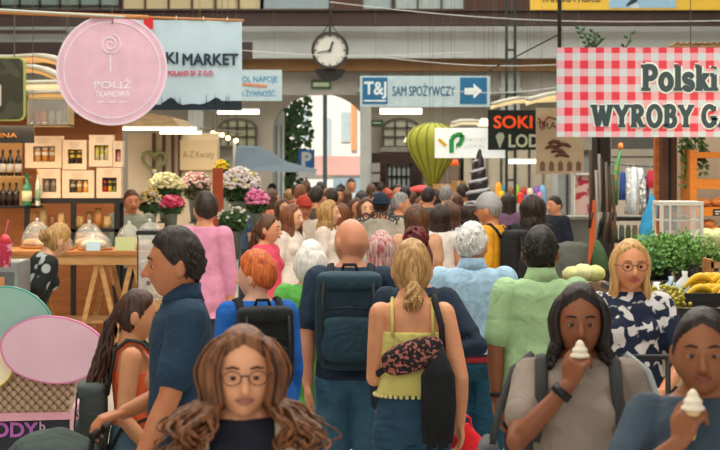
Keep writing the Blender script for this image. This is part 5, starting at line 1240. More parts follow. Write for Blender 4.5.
# clothes rail stall
SR = 92.0
g = MB(); pb(g, 612, 660, 120, 352, 84, .06); solo(g, 'clothes_stall_wall', mat('B9AE9E', .8, kind='plaster', scale=3), 'pale plank back wall of the clothes stall', 'wall')
g = MB(); pb(g, 612, 658, 137, 149, 86, .05); pb(g, 612, 658, 156, 158, 86, .03); solo(g, 'dark_lintel', M('4A4A44', .6), 'dark lintel at the top of the clothes stall', 'lintel')
o = T('clothes_rail', 'thin bent metal rail holding colourful garments', 'rail', base(612, 656, 352, SR, .3))
g = MB(); g.tube([(X(611, SR), Y(SR), Z(162, SR)), (X(625, SR), Y(SR), Z(165, SR)), (X(656, SR), Y(SR), Z(167, SR))], .010, 8); g.build('bar', M('4A4A48', .4), o, True)
for px in (613, 655): g = MB(); g.tube([(X(px, SR), Y(SR)+.02, 0), (X(px, SR), Y(SR)+.02, Z(165, SR))], .012, 8); g.build('upright', M('4A4A48', .4), o, True)
gar = [(622, 172, 200, '2A4A8A', 'blue', 5), (628, 168, 214, '9A9C9A', 'silver sequinned', 5), (633, 167, 214, 'BCC6CC', 'pale grey', 6), (639, 168, 196, 'D8DCE0', 'white', 6), (642, 178, 215, '7A7C78', 'dark silver', 6), (650, 170, 188, 'A8283A', 'red', 7), (646, 176, 212, '3A4A7A', 'navy', 5)]
for i, (px, y0, y1, c_, nm_, wd) in enumerate(gar):
    o = T('hanging_garment', '%s garment hanging on the bent rail' % nm_, 'garment', base(px-2, px+2, y1, SR, .1), 'garments on the clothes rail')
    g = MB(); yy = Y(SR)-.02-.03*(i % 3); zt_, zb_ = Z(y0, SR), Z(y1, SR)
    g.loft([(X(px, SR), yy, zb_, wd/SR*.72, .04), (X(px, SR), yy, (zt_+zb_)/2, wd/SR*.6, .035), (X(px, SR), yy, zt_-.02, wd/SR*.62, .03), (X(px, SR), yy, zt_, .02, .015)], 20)
    for v in g.v: v.x += .006*math.sin(v.z*40+i); v.y += .01*math.sin(v.x*130)
    g.build('fabric', mat(c_, .4 if 'silver' in nm_ else .8, kind='blotch' if 'silver' in nm_ or nm_ == 'pale grey' else 'fabric', col2='D8D8D4' if 'silver' in nm_ or nm_ == 'pale grey' else None, scale=36 if 'silver' in nm_ or nm_ == 'pale grey' else 6), o, True)
    g = MB(); g.tube([(X(px, SR), yy, zt_-.01), (X(px, SR), Y(SR)-.005, Z(166, SR)+.02), (X(px, SR), Y(SR)+.012, Z(166, SR)+.012)], .004, 5); g.build('hook', M('8A8A88', .3), o)
g = MB(); g.tube([(X(613, 96), Y(96), Z(205, 96)), (X(614.5, 96), Y(96), Z(178, 96)), (X(618, 96), Y(96), Z(160, 96)), (X(621, 96), Y(96), Z(149, 96))], [.05, .045, .022, .012], 8); o = solo(g, 'tall_ornament', mat('3E7A44', .7, kind='blotch', col2='8A6A3A', scale=12), 'green tall ornament with an orange tip by the iron column', 'ornament', smooth=True)
g = MB(); g.ell((X(620.5, 96), Y(96)-.01, Z(146, 96)), (.03, .03, .035), 10, 8); g.tube([(X(613, 96), Y(96), Z(205, 96)), (X(613, 96), Y(96), 0)], .02, 6); q = g.build('orange_tip', M('E07A3A'), o); q.location = (0, 0, 0)
o = T('goods_shelf', 'dark shelf with jars below the hanging garments', 'shelf', base(608, 660, 370, 100, .3)); sub('upper_board', BLK, o, (610, 657, 217, 221, 100, .35)); sub('lower_board', BLK, o, (610, 657, 240, 243, 100, .35)); sub('side_panel', BLK, o, (610, 612, 217, 368, 100, .35)); sub('side_panel', BLK, o, (655, 657, 217, 368, 100, .35))
for i in range(6):
    o = T('jar', 'dim green-grey jar on the dark shelf, %s from the left' % ('first', 'second', 'third', 'fourth', 'fifth', 'sixth')[i], 'jar', (X(617+i*6.6, 100), Y(100)+.12, Z(240, 100)), 'jars on the dark shelf'); c_ = o.location
    g = MB(); g.lathe(c_, [(.026, 0), (.027, .1), (.02, .12), (.02, .13)], 12); g.build('glass_body', M(['7A8A6A', '8A9A8A', '6A8A5A', '9A9A7A', '7A9A7A', '8A8A6A'][i], .25), o, True); g = MB(); g.lathe(c_, [(.022, .128), (.022, .145)], 12); g.build('lid', M('B8B4A4', .4), o)
# posts of the right stall
g = MB(); pb(g, 655, 661.5, 120, 411, 121, .08); solo(g, 'orange_wood_post', mat('C8763A', .6, kind='wood', col2='9A4E22'), 'narrow orange wooden post right of the clothes stall', 'post')
o = T('brown_post', 'broad dark brown post with a black groove behind the blue bag', 'post', base(662, 677, 413, 122, .12)); sub('shaft', mat('5A3E30', .6, kind='wood'), o, (662, 677, 100, 412.6, 122, .12)); sub('groove', M('14100E'), o, (668.5, 671, 137, 412, 122, .01, -.006))
# pink umbrella-like thing: closed blue umbrella
o = T('folded_umbrella', 'closed bright blue umbrella leaning in front of the brown post', 'umbrella', (X(645, 128), Y(128), Z(258, 128)))
g = MB(); g.tube([(X(642.5, 128), Y(128), Z(258, 128)), (X(646, 128), Y(128), Z(240, 128)), (X(649.5, 128), Y(128), Z(220, 128)), (X(652, 128), Y(128), Z(205, 128)), (X(652, 128), Y(128), Z(194, 128))], [.030, .055, .060, .042, .010], 16)
for v in g.v: v.x += .006*math.sin(v.z*30)
g.build('canopy', mat('2A86B8', .5, kind='fabric', scale=9), o, True); g = MB(); g.tube([(X(643, 128), Y(128), Z(256, 128)), (X(641, 128), Y(128)+.05, 0)], .010, 8); g.build('shaft', M('3A3A3A'), o)
# cream wall with orange shelves and bread
g = MB(); pb(g, 677, 860, 120, 420, 118, .08); struct('partition_2', g, mat('C9B9A0', .8, kind='plaster', scale=3)); 
SV = 126.0
for i, (y0, y1, lb) in enumerate(((152, 158, 'top orange wooden shelf at right'), (179, 189, 'middle orange wooden shelf at right'), (207, 216, 'lower orange wooden shelf at right'), (236, 241, 'lowest orange wooden shelf carrying bread at right'))):
    g = MB(); pb(g, 697, 820, y0, y1, SV, .40); solo(g, 'bread_shelf', mat('CC7A24', .6, kind='wood', col2='B06418'), lb, 'shelf', 'orange wooden shelves')
o = T('shelf_upright', 'orange vertical post at the left end of the orange shelves', 'post', base(690, 696.5, 421, SV, .1)); sub('shaft', mat('CC7A24', .6, kind='wood', col2='B06418'), o, (690, 697, 150, 420.8, SV, .40))
for i, (px, py, r_) in enumerate(((706, 236, .06), (717, 236, .065), (711, 229.5, .06), (728, 236, .065), (706, 207, .055), (719, 207, .06))):
    o = T('bread_loaf', ('round brown loaf, %s on the orange shelves' % ('front left of the lowest board', 'front centre of the lowest board', 'stacked on top of the lowest board', 'right of the lowest board', 'left of the lower board', 'right of the lower board')[i]), 'bread', (X(px, SV), Y(SV)+.08+(.0 if i != 2 else .02), Z(py, SV)), 'loaves on the orange shelves')
    g = MB(); g.ell(o.location+Vector((0, 0, r_*.62)), (r_, r_, r_*.62), 18, 12); g.build('crust', mat('B8703A', .7, kind='plain', scale=25), o, True); g = MB()
    for k in (-1, 0, 1): g.tube([o.location+Vector((k*.022-.014, -r_*.35, r_*1.13)), o.location+Vector((k*.022, -r_*.1, r_*1.24)), o.location+Vector((k*.022+.01, r_*.2, r_*1.2))], .004, 5)
    g.build('score_marks', M('E0B878'), o)
o = T('price_tag', 'small black price tag on the lowest orange shelf', 'tag', base(713, 722, 216, 129)); sub('card', M('1C1A18'), o, (713, 722, 209, 216, 129, .01)); sub('lines', M('D8D0C0'), o, (715, 720, 211, 212, 129, .002, -.003), (715, 719, 213.5, 214.3, 129, .002, -.003))
# hanging plant
o = T('hanging_plant', 'trailing green plant hanging from below the gingham sign', 'plant', (X(690, 124), Y(124), Z(190, 124))); rr = random.Random(5)
g = MB(); g.lathe((X(691, 124), Y(124)+.02, Z(137, 124)), [(.05, 0), (.08, .11), (.085, .12), (.075, .12)], 18); g.build('pot', M('8A5A40', .7), o, True)
g = MB(); g.tube([(X(691, 124), Y(124)+.02, Z(137, 124)+.12), (X(691, 124), Y(124)+.02, 8.8)], .004, 5); g.build('hanging_cord', M('4A4A40'), o)
gs = MB(); gl = MB()
for k, (xa, xb, yb) in enumerate(((686, 683, 184), (690, 688, 192), (693, 696, 186), (696, 701, 170), (688, 685, 168), (684, 681, 150), (697, 704, 152))):
    P_ = [Vector((X(xa+(xb-xa)*t, 124)+rr.uniform(-.01, .01), Y(124)-.05+rr.uniform(-.03, .03), Z(130+(yb-130)*t, 124))) for t in [i/8 for i in range(9)]]; gs.tube(P_, .004, 5)
    for p in P_[1:]:
        for q in range(3):
            d = Vector((rr.uniform(-1, 1), rr.uniform(-1, .2), rr.uniform(-.9, .2))).normalized(); u = d.orthogonal().normalized()*.022; c2 = p+d*.012; L_ = .055
            gl.add([c2, c2+d*L_*.45+u, c2+d*L_, c2+d*L_*.45-u], [(0, 1, 2, 3)])
gs.build('stems', M('5A6A34'), o); gl.build('leaves', mat('5E8044', .6, scale=20), o)
# white display cabinet on a counter
SW = 156.0
g = MB(); pb(g, 655, 800, 249, 481, 150, .55); solo(g, 'bakery_counter', mat('C9B48A', .6, kind='wood', col2='B49A6A'), 'light wooden counter under the white display cabinet', 'counter')
o = T('display_cabinet', 'small white framed glass cabinet on the light counter', 'cabinet', base(659, 703, 249, SW, .3)); WH = M('DAD4C6', .5)
zc0 = Z(249, 150)
def wb_(x0, x1, z0, z1, d0, d1, nm, m=WH):
    g = MB(); g.box(((X(x0, SW)+X(x1, SW))/2+.03, Y(SW)+(d0+d1)/2+.12, (z0+z1)/2), (X(x1, SW)-X(x0, SW), d1-d0, z1-z0)); return g.build(nm, m, o)
zt_ = Z(206, SW)
for x_ in (659, 699.5): 
    for d in (0, .27): wb_(x_, x_+3.2, zc0, zt_, d, d+.03, 'frame_post')
wb_(659, 703, zt_, zt_+.025, 0, .30, 'top_board'); wb_(659, 703, zc0, zc0+.03, 0, .30, 'bottom_board'); wb_(660, 702, Z(222, SW), Z(222, SW)+.008, .01, .28, 'shelf_board'); wb_(660, 702, Z(238, SW), Z(238, SW)+.008, .01, .28, 'shelf_board')
wb_(660, 702, zc0, zt_, .004, .008, 'glass_front', GL); wb_(668, 670, zc0, zt_, -.004, .01, 'door_bar')
for i, (px, z_) in enumerate(((676, 222), (682, 222), (690, 222), (674, 238), (683, 238), (692, 238))):
    g = MB(); g.lathe((X(px, SW)+.03, Y(SW)+.27, Z(z_, SW)+.008), [(.012, 0), (.03, .02), (.034, .03), (.03, .03)], 14) if i % 2 else g.ell((X(px, SW)+.03, Y(SW)+.27, Z(z_, SW)+.03), (.03, .03, .022), 12, 8); g.build('small_bowl' if i % 2 else 'pastry', M(('E8E2D4' if i % 2 else 'C98A4A')), o, True)
# produce stand
o = T('produce_stand', 'black stepped produce stand at right with fruit and vegetables', 'stand', (X(690, 190), Y(190), 0))
XA, XB = X(644, 190), X(790, 190)
for i, (S, zz_, dp) in enumerate(((206, 1.275, .42), (187, 1.285, .50), (170, 1.29, .55))):
    g = MB(); g.box(((XA+XB)/2, Y(S)+dp/2, zz_), (XB-XA, dp, .03)); g.build('shelf_board', BLK, o)
    g = MB(); g.box(((XA+XB)/2, Y(S), zz_+.035), (XB-XA, .015, .05)); g.build('shelf_lip', BLK, o)
for S in (206, 158):
    for x_ in (XA+.02, XB-.02): g = MB(); g.box((x_, Y(S)+.02, .6), (.04, .04, 1.2)); g.build('leg', BLK, o)
for zz_ in (.95, .75):
    g = MB(); g.box(((XA+XB)/2, Y(208), zz_), (XB-XA, .02, .03)); g.build('rail', BLK, o)
g = MB(); g.box(((XA+XB)/2, Y(200)+.1, .82), (XB-XA, .45, .02)); g.build('lower_shelf', BLK, o)
g = MB(); g.tube([(X(622, 228), Y(228), Z(357, 228)), (X(760, 228), Y(228), Z(357, 228))], .012, 8)
rl = T('barrier_rail', 'thin black horizontal rail in front of the patterned blouse woman', 'rail', (X(640, 228), Y(228), 0)); g.build('bar', BLK, rl, True)
for px in (668, 759): g = MB(); g.tube([(X(px, 228), Y(228), 0), (X(px, 228), Y(228), Z(357, 228))], .012, 8); g.build('upright', BLK, rl, True)
def herb(px, S, zb, rx_, hz, lb, seed, col, nm='herb_pot', n=1500, ls=.030):
    rr = random.Random(seed); c_ = Vector((X(px, S), Y(S)+.15, zb)); o = T(nm, lb, 'herbs', c_)
    g = MB(); g.lathe(c_, [(.06, 0), (.085, .10), (.09, .105), (.08, .105)], 18); g.build('pot', M('3A3A36', .6), o, True)
    g = MB(); gl = MB()
    for k in range(26):
        a = rr.uniform(0, 6.28); rd = rx_*rr.uniform(.2, 1); g.tube([c_+Vector((0, 0, .08)), c_+Vector((math.cos(a)*rd*.5, math.sin(a)*rd*.5, hz*.5)), c_+Vector((math.cos(a)*rd, math.sin(a)*rd*.8, hz*rr.uniform(.6, .95)))], .0035, 4)
    g.build('stems', M('6A8A4A'), o)
    for i in range(n):
        a, b_ = rr.uniform(0, 6.28), rr.uniform(-.6, 1); q = math.sqrt(max(0, 1-b_*b_)); k = rr.random()**.3
        lump = 1+.18*math.sin(5*a+seed)+.12*math.sin(9*b_+seed)
        p = c_+Vector((math.cos(a)*q*rx_*k*lump, math.sin(a)*q*rx_*k*.8, hz*.55+b_*hz*.48*k*lump)); d = Vector((rr.uniform(-1, 1), rr.uniform(-1, 1), rr.uniform(-.2, 1))).normalized(); u = d.orthogonal().normalized()*ls*.45
        gl.add([p, p+d*ls*.5+u, p+d*ls, p+d*ls*.5-u, p+d*ls*.5+Vector((0, 0, -.004))], [(0, 1, 4), (1, 2, 4), (2, 3, 4), (3, 0, 4)])
    f = gl.build('leaves', mat(col, .6, scale=12), o); f['kind'] = 'stuff'
herb(664, 163, 1.30, .19, .28, 'bushy green parsley pot in the middle of the produce stand', 1, '6C9A48')
herb(648, 166, 1.30, .12, .22, 'smaller green herb pot left of the big parsley', 2, '5C8E48', n=800)
herb(690, 162, 1.30, .11, .30, 'green herb pot right of the big parsley', 3, '78A450', n=900)
herb(712, 158, 1.30, .10, .22, 'pale green herb pot at the right edge of the stand', 4, '7A9A54', n=600)
# pale melons top right
for i, (px, z_) in enumerate(((708, 1.46), (722, 1.46))):
    g = MB(); c_ = Vector((X(px, 150), Y(150)+.1, 1.535)); g.ell(c_, (.085, .085, .07), 22, 14, lambda d, p: p*(1+.03*math.cos(8*math.atan2(d.y, d.x)))); o = solo(g, 'melon', mat('B8BE8A', .6, kind='blotch', col2='8FA06A', scale=14), ('pale green striped melon on the counter, %s of two' % ('left', 'right')[i]), 'melon', 'melons on the counter', True)
    g = MB(); g.tube([c_+Vector((0, 0, .065)), c_+Vector((.01, 0, .09))], .006, 6); q = g.build('stem', M('6A5A34'), o); q.location = (0, 0, 0)
# wooden crate at the right
o = T('wooden_crate', 'small orange slatted wooden crate at the right edge of produce stand', 'crate', base(711, 740, 291, 172, .25)); 
for y_ in (262, 272, 282): sub('slat', WDL, o, (711, 750, y_, y_+6, 172, .012))
for x_ in (711, 747): sub('corner_post', WD, o, (x_, x_+3, 260, 291, 172, .25))
# plastic bags
for i, (px, py, w_, h_, c_, lb, zz_) in enumerate(((660, 302, .085, .10, 'D8DAD8', 'white crumpled plastic bag at the left of the stand', 1.28), (675, 300, .06, .13, 'A8C0CC', 'pale blue tied plastic bag with pointed top', 1.28), (689, 299, .07, .16, 'D0D4CC', 'white tied plastic bag with pointed top, tallest of the bags', 1.28), (683, 304, .07, .08, '7AA8B8', 'flat teal plastic bag lying before the pointed bags', 1.28), (668, 304, .05, .06, 'E0E0DC', 'small white plastic bag between the larger ones', 1.28))):
    S = 182 if i < 3 else 186; c2 = Vector((X(px, S), Y(S)+.12, zz_)); g = MB()
    g.loft([(c2.x, c2.y, c2.z, w_*.8, w_*.7), (c2.x, c2.y, c2.z+h_*.25, w_, w_*.8), (c2.x, c2.y, c2.z+h_*.6, w_*.7, w_*.6), (c2.x, c2.y, c2.z+h_*.82, w_*.2, w_*.2), (c2.x, c2.y, c2.z+h_, w_*.28, w_*.1)], 18)
    for v in g.v: v.x += .010*noise.noise(v*22); v.y += .01*noise.noise(v*22+Vector((9, 0, 0)))
    solo(g, 'plastic_bag', mat(c_, .3), lb, 'bag', None, True)
# bananas
for i in range(13):
    g = MB(); row = i//7; k = i % 7; S = 186; x0_ = X(704+k*7.5+row*3, S); y0_ = Y(S)+.10+row*.08; z0_ = 1.30+row*.055
    P_ = [(x0_-.09+.18*t, y0_+.03*math.sin(k), z0_+.055*math.sin(math.pi*t)+.02*t) for t in [j/8 for j in range(9)]]
    g.tube(P_, [.007, .014, .019, .021, .021, .020, .017, .010, .005], 8)
    solo(g, 'banana', mat('E3B422', .5, kind='plain', scale=14), '%s banana in the %s row of the banana heap' % (('first', 'second', 'third', 'fourth', 'fifth', 'sixth', 'seventh')[k], ('lower', 'upper')[row]), 'banana', 'bananas on the produce stand', True)
# grapes
for i, (px, py) in enumerate(((650, 0), (660, 0), (670, 0), (680, 0), (655, 1), (665, 1), (675, 1))):
    rr = random.Random(i+40); S = 203 if py == 0 else 198; c2 = Vector((X(px, S), Y(S)+.12, 1.29+.035*py)); o = T('grape_bunch', 'yellow-green grape bunch, %s in the %s row' % (('first', 'second', 'third', 'fourth', 'first', 'second', 'third')[i], 'front' if py == 0 else 'back'), 'grapes', c2, 'grape bunches')
    g = MB()
    for k in range(46): g.ell(c2+Vector((rr.gauss(0, .030), rr.gauss(0, .024), .02+abs(rr.gauss(0, .032)))), .0115, 8, 6)
    q = g.build('berries', mat('B5A93A', .35, kind='plain', scale=9), o, True); q['kind'] = 'stuff'
    g = MB(); g.tube([c2+Vector((0, 0, .06)), c2+Vector((.01, 0, .11))], .003, 5); g.build('stalk', M('7A6A3A'), o)
# watermelon wedges
for i, (px, rot) in enumerate(((659, 0), (668, .4))):
    o = T('melon_slice', ('cut watermelon slice, %s of the two at the front of the stand' % ('left', 'right')[i]), 'melon', (X(px, 209), Y(209), 1.20)); c2 = Vector((X(px, 209), Y(209), 1.28))
    for nm, r0, r1, cc in (('rind', .072, .066, '2E5A34'), ('pale_rim', .066, .058, 'E6E4C8'), ('flesh', .058, 0, 'D8605A')):
        g = MB(); pts = [(c2.x+r0*math.cos(a), c2.z+r0*math.sin(a)) for a in [math.pi+math.pi*j/16 for j in range(17)]]; g.poly(pts, c2.y-{'rind': 0, 'pale_rim': .002, 'flesh': .004}[nm], c2.y+.05+{'rind': 0, 'pale_rim': .002, 'flesh': .004}[nm]); g.build(nm, M(cc, .4), o)
g = MB(); g.box((X(664, 209), Y(209)+.03, 1.19), (.2, .09, .03)); g.box((X(664, 209), Y(209)+.03, .59), (.04, .04, 1.18)); solo(g, 'slice_tray', M('C9BFA8'), 'pale tray holding the watermelon slices', 'tray')
# lower crates with goods
for i, (px, cc, lb) in enumerate(((652, 'C8603A', 'red-orange fruit tray on the lower shelf of the stand'), (676, 'D8B24A', 'yellow fruit tray on the lower shelf of the stand'), (702, '6A8A4A', 'green fruit tray on the lower shelf of the stand'))):
    o = T('fruit_tray', lb, 'tray', (X(px, 203), Y(203)+.15, .83)); c2 = o.location
    g = MB(); g.box(c2+Vector((0, 0, .01)), (.11, .2, .02)); [g.box(c2+Vector((s_*.055, 0, .03)), (.008, .2, .06)) for s_ in (-1, 1)]; g.build('tray', M('B8A68A'), o)
    for k in range(6): g = MB(); g.ell(c2+Vector(((k % 2-.5)*.05, (k//2-1)*.06, .045)), .026, 12, 8); g.build('fruit', M(cc, .4), o, True)
# cabbages left of the blonde woman
for i, (px, r_, cc) in enumerate(((574, .065, 'C4C88A'), (585, .075, 'CDCF9A'), (597, .07, 'B8C07C'))):
    rr = random.Random(i); c2 = Vector((X(px, 150), Y(150)+.1, Z(284, 150)+r_*.9)); g = MB(); g.ell(c2, (r_, r_, r_*.8), 26, 16, lambda d, p: p*(1+.10*noise.noise(d*3+Vector((i, 0, 0)))+.03*math.sin(11*math.atan2(d.y, d.x)+4*d.z)))
    solo(g, 'cabbage', mat(cc, .7, kind='plain', scale=12), 'pale green cabbage, %s from the left behind the patterned blouse woman' % ('first', 'second', 'third', 'fourth')[i], 'cabbage', 'cabbages', True)
g = MB(); pb(g, 560, 612, 284, 469.5, 150, .35); solo(g, 'vegetable_table', mat('7A6248', .7, kind='wood'), 'brown table under the cabbages', 'table')
g = MB(); g.loft([(X(600, 118), Y(118), Z(270, 118), .10, .05), (X(599, 118), Y(118), Z(250, 118), .05, .04), (X(597, 118), Y(118), Z(240, 118), .015, .01)], 14); solo(g, 'green_cloth', fab('4A6A4A'), 'dark green cloth hanging behind the cabbages', 'cloth', smooth=True)
# ---------------------------------------------------------------- the crowd: near people
BR = '8A5436'; LT = 'D29F7E'
def wv(P, mb, name, m, label, cat, smooth=True):   # a thing built in a person's frame, linked top-level in the world
    V = [to_world(P, v) for v in mb.v]; mb.v = V
    return solo(mb, name, m, label, cat, None, smooth)
# woman walking up to the camera
pA = person(243, 322, 385, 3, 'woman nearest the camera with loose wavy auburn hair, glasses and navy t-shirt', 'E2A680', True,
    hair=dict(kind='long', col='4A2A18', col2='96603A', len=.18, wave=.022, curl=1.5, vol=1.26, r=.0095, n=320, vr=.13, fl=2.6, spread=3.6, az0=54, th=.13, top=.004, fwd=.02, frizz=90),
    shirt=dict(col='1B2130', sleeve=.62, neck=1.475), pants=dict(col='2C3A50'), glasses='wire', yaw=4, face=dict(lips='A8685C'))
for q in (-1, 1):
    g = MB(); g.tube([(q*.11, .09, 1.40), (q*.115, .03, 1.476), (q*.118, -.05, 1.468), (q*.122, -.118, 1.38), (q*.13, -.150, 1.26), (q*.15, -.10, 1.10)], .030, 10, .35); pA['child']('backpack_strap', g, M('C9B79A', .85), lab='cream backpack strap')
tx = MB()
for i, x_ in enumerate((-.085, -.055, -.03, 0, .03, .055, .08)): tx.box((x_, -.137-(.004 if abs(x_) < .05 else -.004), 1.352), (.018, .004, .022))
pA['child']('printed_lettering', tx, M('9A4A78', .8), False)
# man in a navy polo walking left
pB = person(181, 228, 258, -78, 'dark-haired man in a navy polo shirt walking left behind the girl with a ponytail', 'BE7C54', False,
    hair=dict(kind='short', col='17110E', col2='2E2019', th=.10, top=.014), shirt=dict(col='1E3A52', sleeve=.72, collar=1, loose=.02), pants=dict(col='33404E'), face=dict(lips='9A5A4C'), yaw=-4, bulk=.95,
    arms=dict(R=dict(w=(-.12, -.21, 1.03), hint=(-.3, .8, -1), dir=(.1, -1, -.25), pn=(0, -.2, -1), curl=.75, side=-1), L=dict(w=(.27, -.18, .90), hint=(.2, .6, -.2), dir=(0, -.5, -1))), legs=.2, seed=3)
# girl with a long ponytail
pC = person(133, 286, 235, -262, 'girl with a very long brown ponytail and an orange top, seen from her right', 'D4966C', True,
    hair=dict(kind='pony', col='22150F', col2='5A3824', len=.50, at=(0, .118, -.035), wave=.016, spread=1.3, th=.06), shirt=dict(col='F0683A', sleeve=0, neck=1.33, hem=1.0, straps=1, loose=0, inf=.008),
    pants=dict(col='5A7A8A'), seed=5, pitch=6, bulk=.92, arms=dict(R=dict(w=(-.19, -.12, .92), hint=(0, 1, 0)), L=dict(w=(.2, -.2, .95), hint=(0, 1, 0))))
backpack(pC, '3C4440', '485250', 'dark grey backpack on the girl with the long ponytail', y=.17, z=1.07, tall=.42, wide=.28, deep=.14, strapc='26302F')
# white-haired woman in green
pD = person(311, 239, 182, 180, 'white-haired woman in a green blouse left of the man with the big backpack', 'D8A488', True,
    hair=dict(kind='short', col='CFCBC4', col2='F2EFEA', th=.12, puff=1), shirt=dict(col='5DB04C', sleeve=.7, hem=.78, loose=.035), pants=dict(col='D8D0C8', m='fabric'), seed=6, bulk=1.0)
# bald man with the backpack
pE = person(351, 219, 190, 178, 'bald man in a navy t-shirt and denim shorts seen from behind', 'D49270', False,
    hair=dict(kind='bald', col='B08A70', col2='C9A48C', th=-.04), shirt=dict(col='1F3346', sleeve=.72, loose=.02), pants=dict(kind='shorts', col='3F6C86', z=.56), yaw=30, bulk=.98, seed=8, legs=.06)
backpack(pE, '1E3440', '26424E', 'dark teal hiking backpack on the bald man, biggest backpack in the crowd', y=.20, z=1.215, tall=.50, wide=.345, deep=.20, strapc='16242E')
# woman in the yellow camisole
pF = person(412, 238, 230, 180, 'woman in a pale yellow camisole and jeans seen from behind', 'DC9C74', True,
    hair=dict(kind='pony', col='8A6238', col2='C9A068', len=.10, at=(0, .105, -.055), wave=.006, spread=.8, th=.10, top=.010), shirt=dict(col='D9CF78', sleeve=0, neck=1.33, hem=1.055, straps=1, loose=.022, inf=.014),
    pants=dict(col='22465E'), seed=9, bulk=.90, legs=.05, arms=dict(R=dict(w=(-.215, -.07, .905), hint=(-.3, 1, 0), dir=(.05, -.05, -1), pn=(.8, .3, 0), curl=.8, side=-1), L=dict(w=(.10, -.27, 1.12), hint=(.25, .5, -1))))
lc = MB()
for i in range(40):
    a = 6.2832*i/40; lc.ell((math.cos(a)*.165, math.sin(a)*.130+.006, 1.052), .009, 8, 6)
pF['child']('lace_hem', lc, M('E0D890', .9))
# crossbody bag of the yellow camisole woman (on her back)
P = pF
g = MB(); g.ell((-.0, .148, 1.235), 1, 26, 18, lambda d, p: Matrix.Rotation(R(18), 3, 'Y') @ Vector((math.copysign(abs(d.x)**.7, d.x)*.140, math.copysign(abs(d.y)**.8, d.y)*.045, math.copysign(abs(d.z)**.7, d.z)*.068)))
bg = T('crossbody_bag', 'black flowered crossbody bag with black scarf on the yellow camisole woman', 'bag', to_world(P, (0, .15, 1.1)))
def wpart(P, mb, nm, m, par, smooth=True):
    mb.v = [to_world(P, v) for v in mb.v]; return mb.build(nm, m, par, smooth)
wpart(P, g, 'pouch', mat('17161B', .8, kind='blotch', col2='A8645A', scale=55), bg)
g = MB(); g.tube([(-.13, .135, 1.24), (-.125, .12, 1.36), (-.10, .075, 1.455), (-.095, .01, 1.492), (-.09, -.06, 1.46), (0, -.13, 1.25), (.12, -.12, 1.14), (.165, .0, 1.13), (.10, .12, 1.19)], .014, 8, .4); wpart(P, g, 'strap', M('12161A', .8), bg)
g = MB()
for i in range(7):
    x_ = -.16+i*.018; g.tube([(-.12, .17, 1.27), (x_, .185, 1.15), (x_-.004, .175, 1.02), (x_+.002*math.sin(i), .165, .86-.02*(i % 3))], [.012, .020, .022, .012], 8, .7)
wpart(P, g, 'scarf', fab('14171B'), bg)
# red carrier bag
g = MB(); n = 22
rings = []
for z, rx, ry in ((.50, .10, .05), (.54, .155, .075), (.68, .15, .08), (.80, .115, .06), (.86, .05, .035), (.905, .018, .014)):
    rings.append((-.245, -.10, z, rx, ry))
g.loft(rings, 24)
for v in g.v: v += Vector((noise.noise(v*13)*.018, noise.noise(v*13+Vector((5, 0, 0)))*.018, 0))
wb = T('plastic_bag', 'red plastic carrier bag held by the woman in the yellow camisole', 'bag', to_world(P, (-.245, -.10, .50)))
wpart(P, g, 'bag_body', mat('E0202A', .35, kind='fabric', scale=5), wb)
g = MB(); g.tube([(-.27, -.10, .86), (-.262, -.09, .93), (-.24, -.085, .945), (-.225, -.09, .93), (-.22, -.10, .86)], .006, 6); wpart(P, g, 'handle', M('E0202A', .4), wb)
# person with dark red bun, navy sleeves, arm on the hip
pG = person(416, 225, 204, 176, 'person with a dark red bun and navy long sleeves, arm bent behind their back', 'D8A084', True,
    hair=dict(kind='bun', col='4A1418', col2='7A2A2A', at=(0, .03, .115), r=.060, th=.08), shirt=dict(col='1A2C3E', sleeve=1.93, loose=.02, hem=.92), pants=dict(col='2A3440'), seed=12,
    arms=dict(R=dict(w=(-.06, .135, 1.12), hint=(-1, .25, -.3), dir=(1, .1, .2), pn=(0, 1, 0), curl=.3)), height=1.69)
# white-haired man in light blue
pH = person(472, 221, 178, 178, 'white-haired man in a light blue shirt and jeans seen from behind', 'D48C68', False,
    hair=dict(kind='short', col='BDBAB6', col2='EDEBE8', th=.08), shirt=dict(col='9FC3DC', sleeve=.8, collar=1, loose=.025, hem=.985, mat=mat('A3C6DF', .8, kind='fabric', scale=30)), pants=dict(kind='shorts', col='1F5470', z=.50), yaw=-18, bulk=1.08, seed=13, legs=.03)
g = MB(); g.loft([(0, .008, .945, .200, .140), (0, .008, .982, .198, .140)], 24); pH['child']('belt', g, M('B0303A', .6), lab='red belt')
# man in the green polo
pI = person(541, 226, 200, 182, 'black-haired man in a pale green polo shirt seen from behind', '905C3C', False,
    hair=dict(kind='short', col='0F0D0C', col2='221C19', th=.10, top=.01), shirt=dict(col='A3C795', sleeve=.75, collar=1, loose=.03), pants=dict(col='3A3E44'), bulk=1.04, seed=14, yaw=-12)
g = MB(); el, wr, a_ = pI['A'][1]; d_ = (wr-el).normalized(); g.tube([wr-d_*.035, wr-d_*.012], .036, 16); pI['child']('wristwatch', g, M('151515', .5))
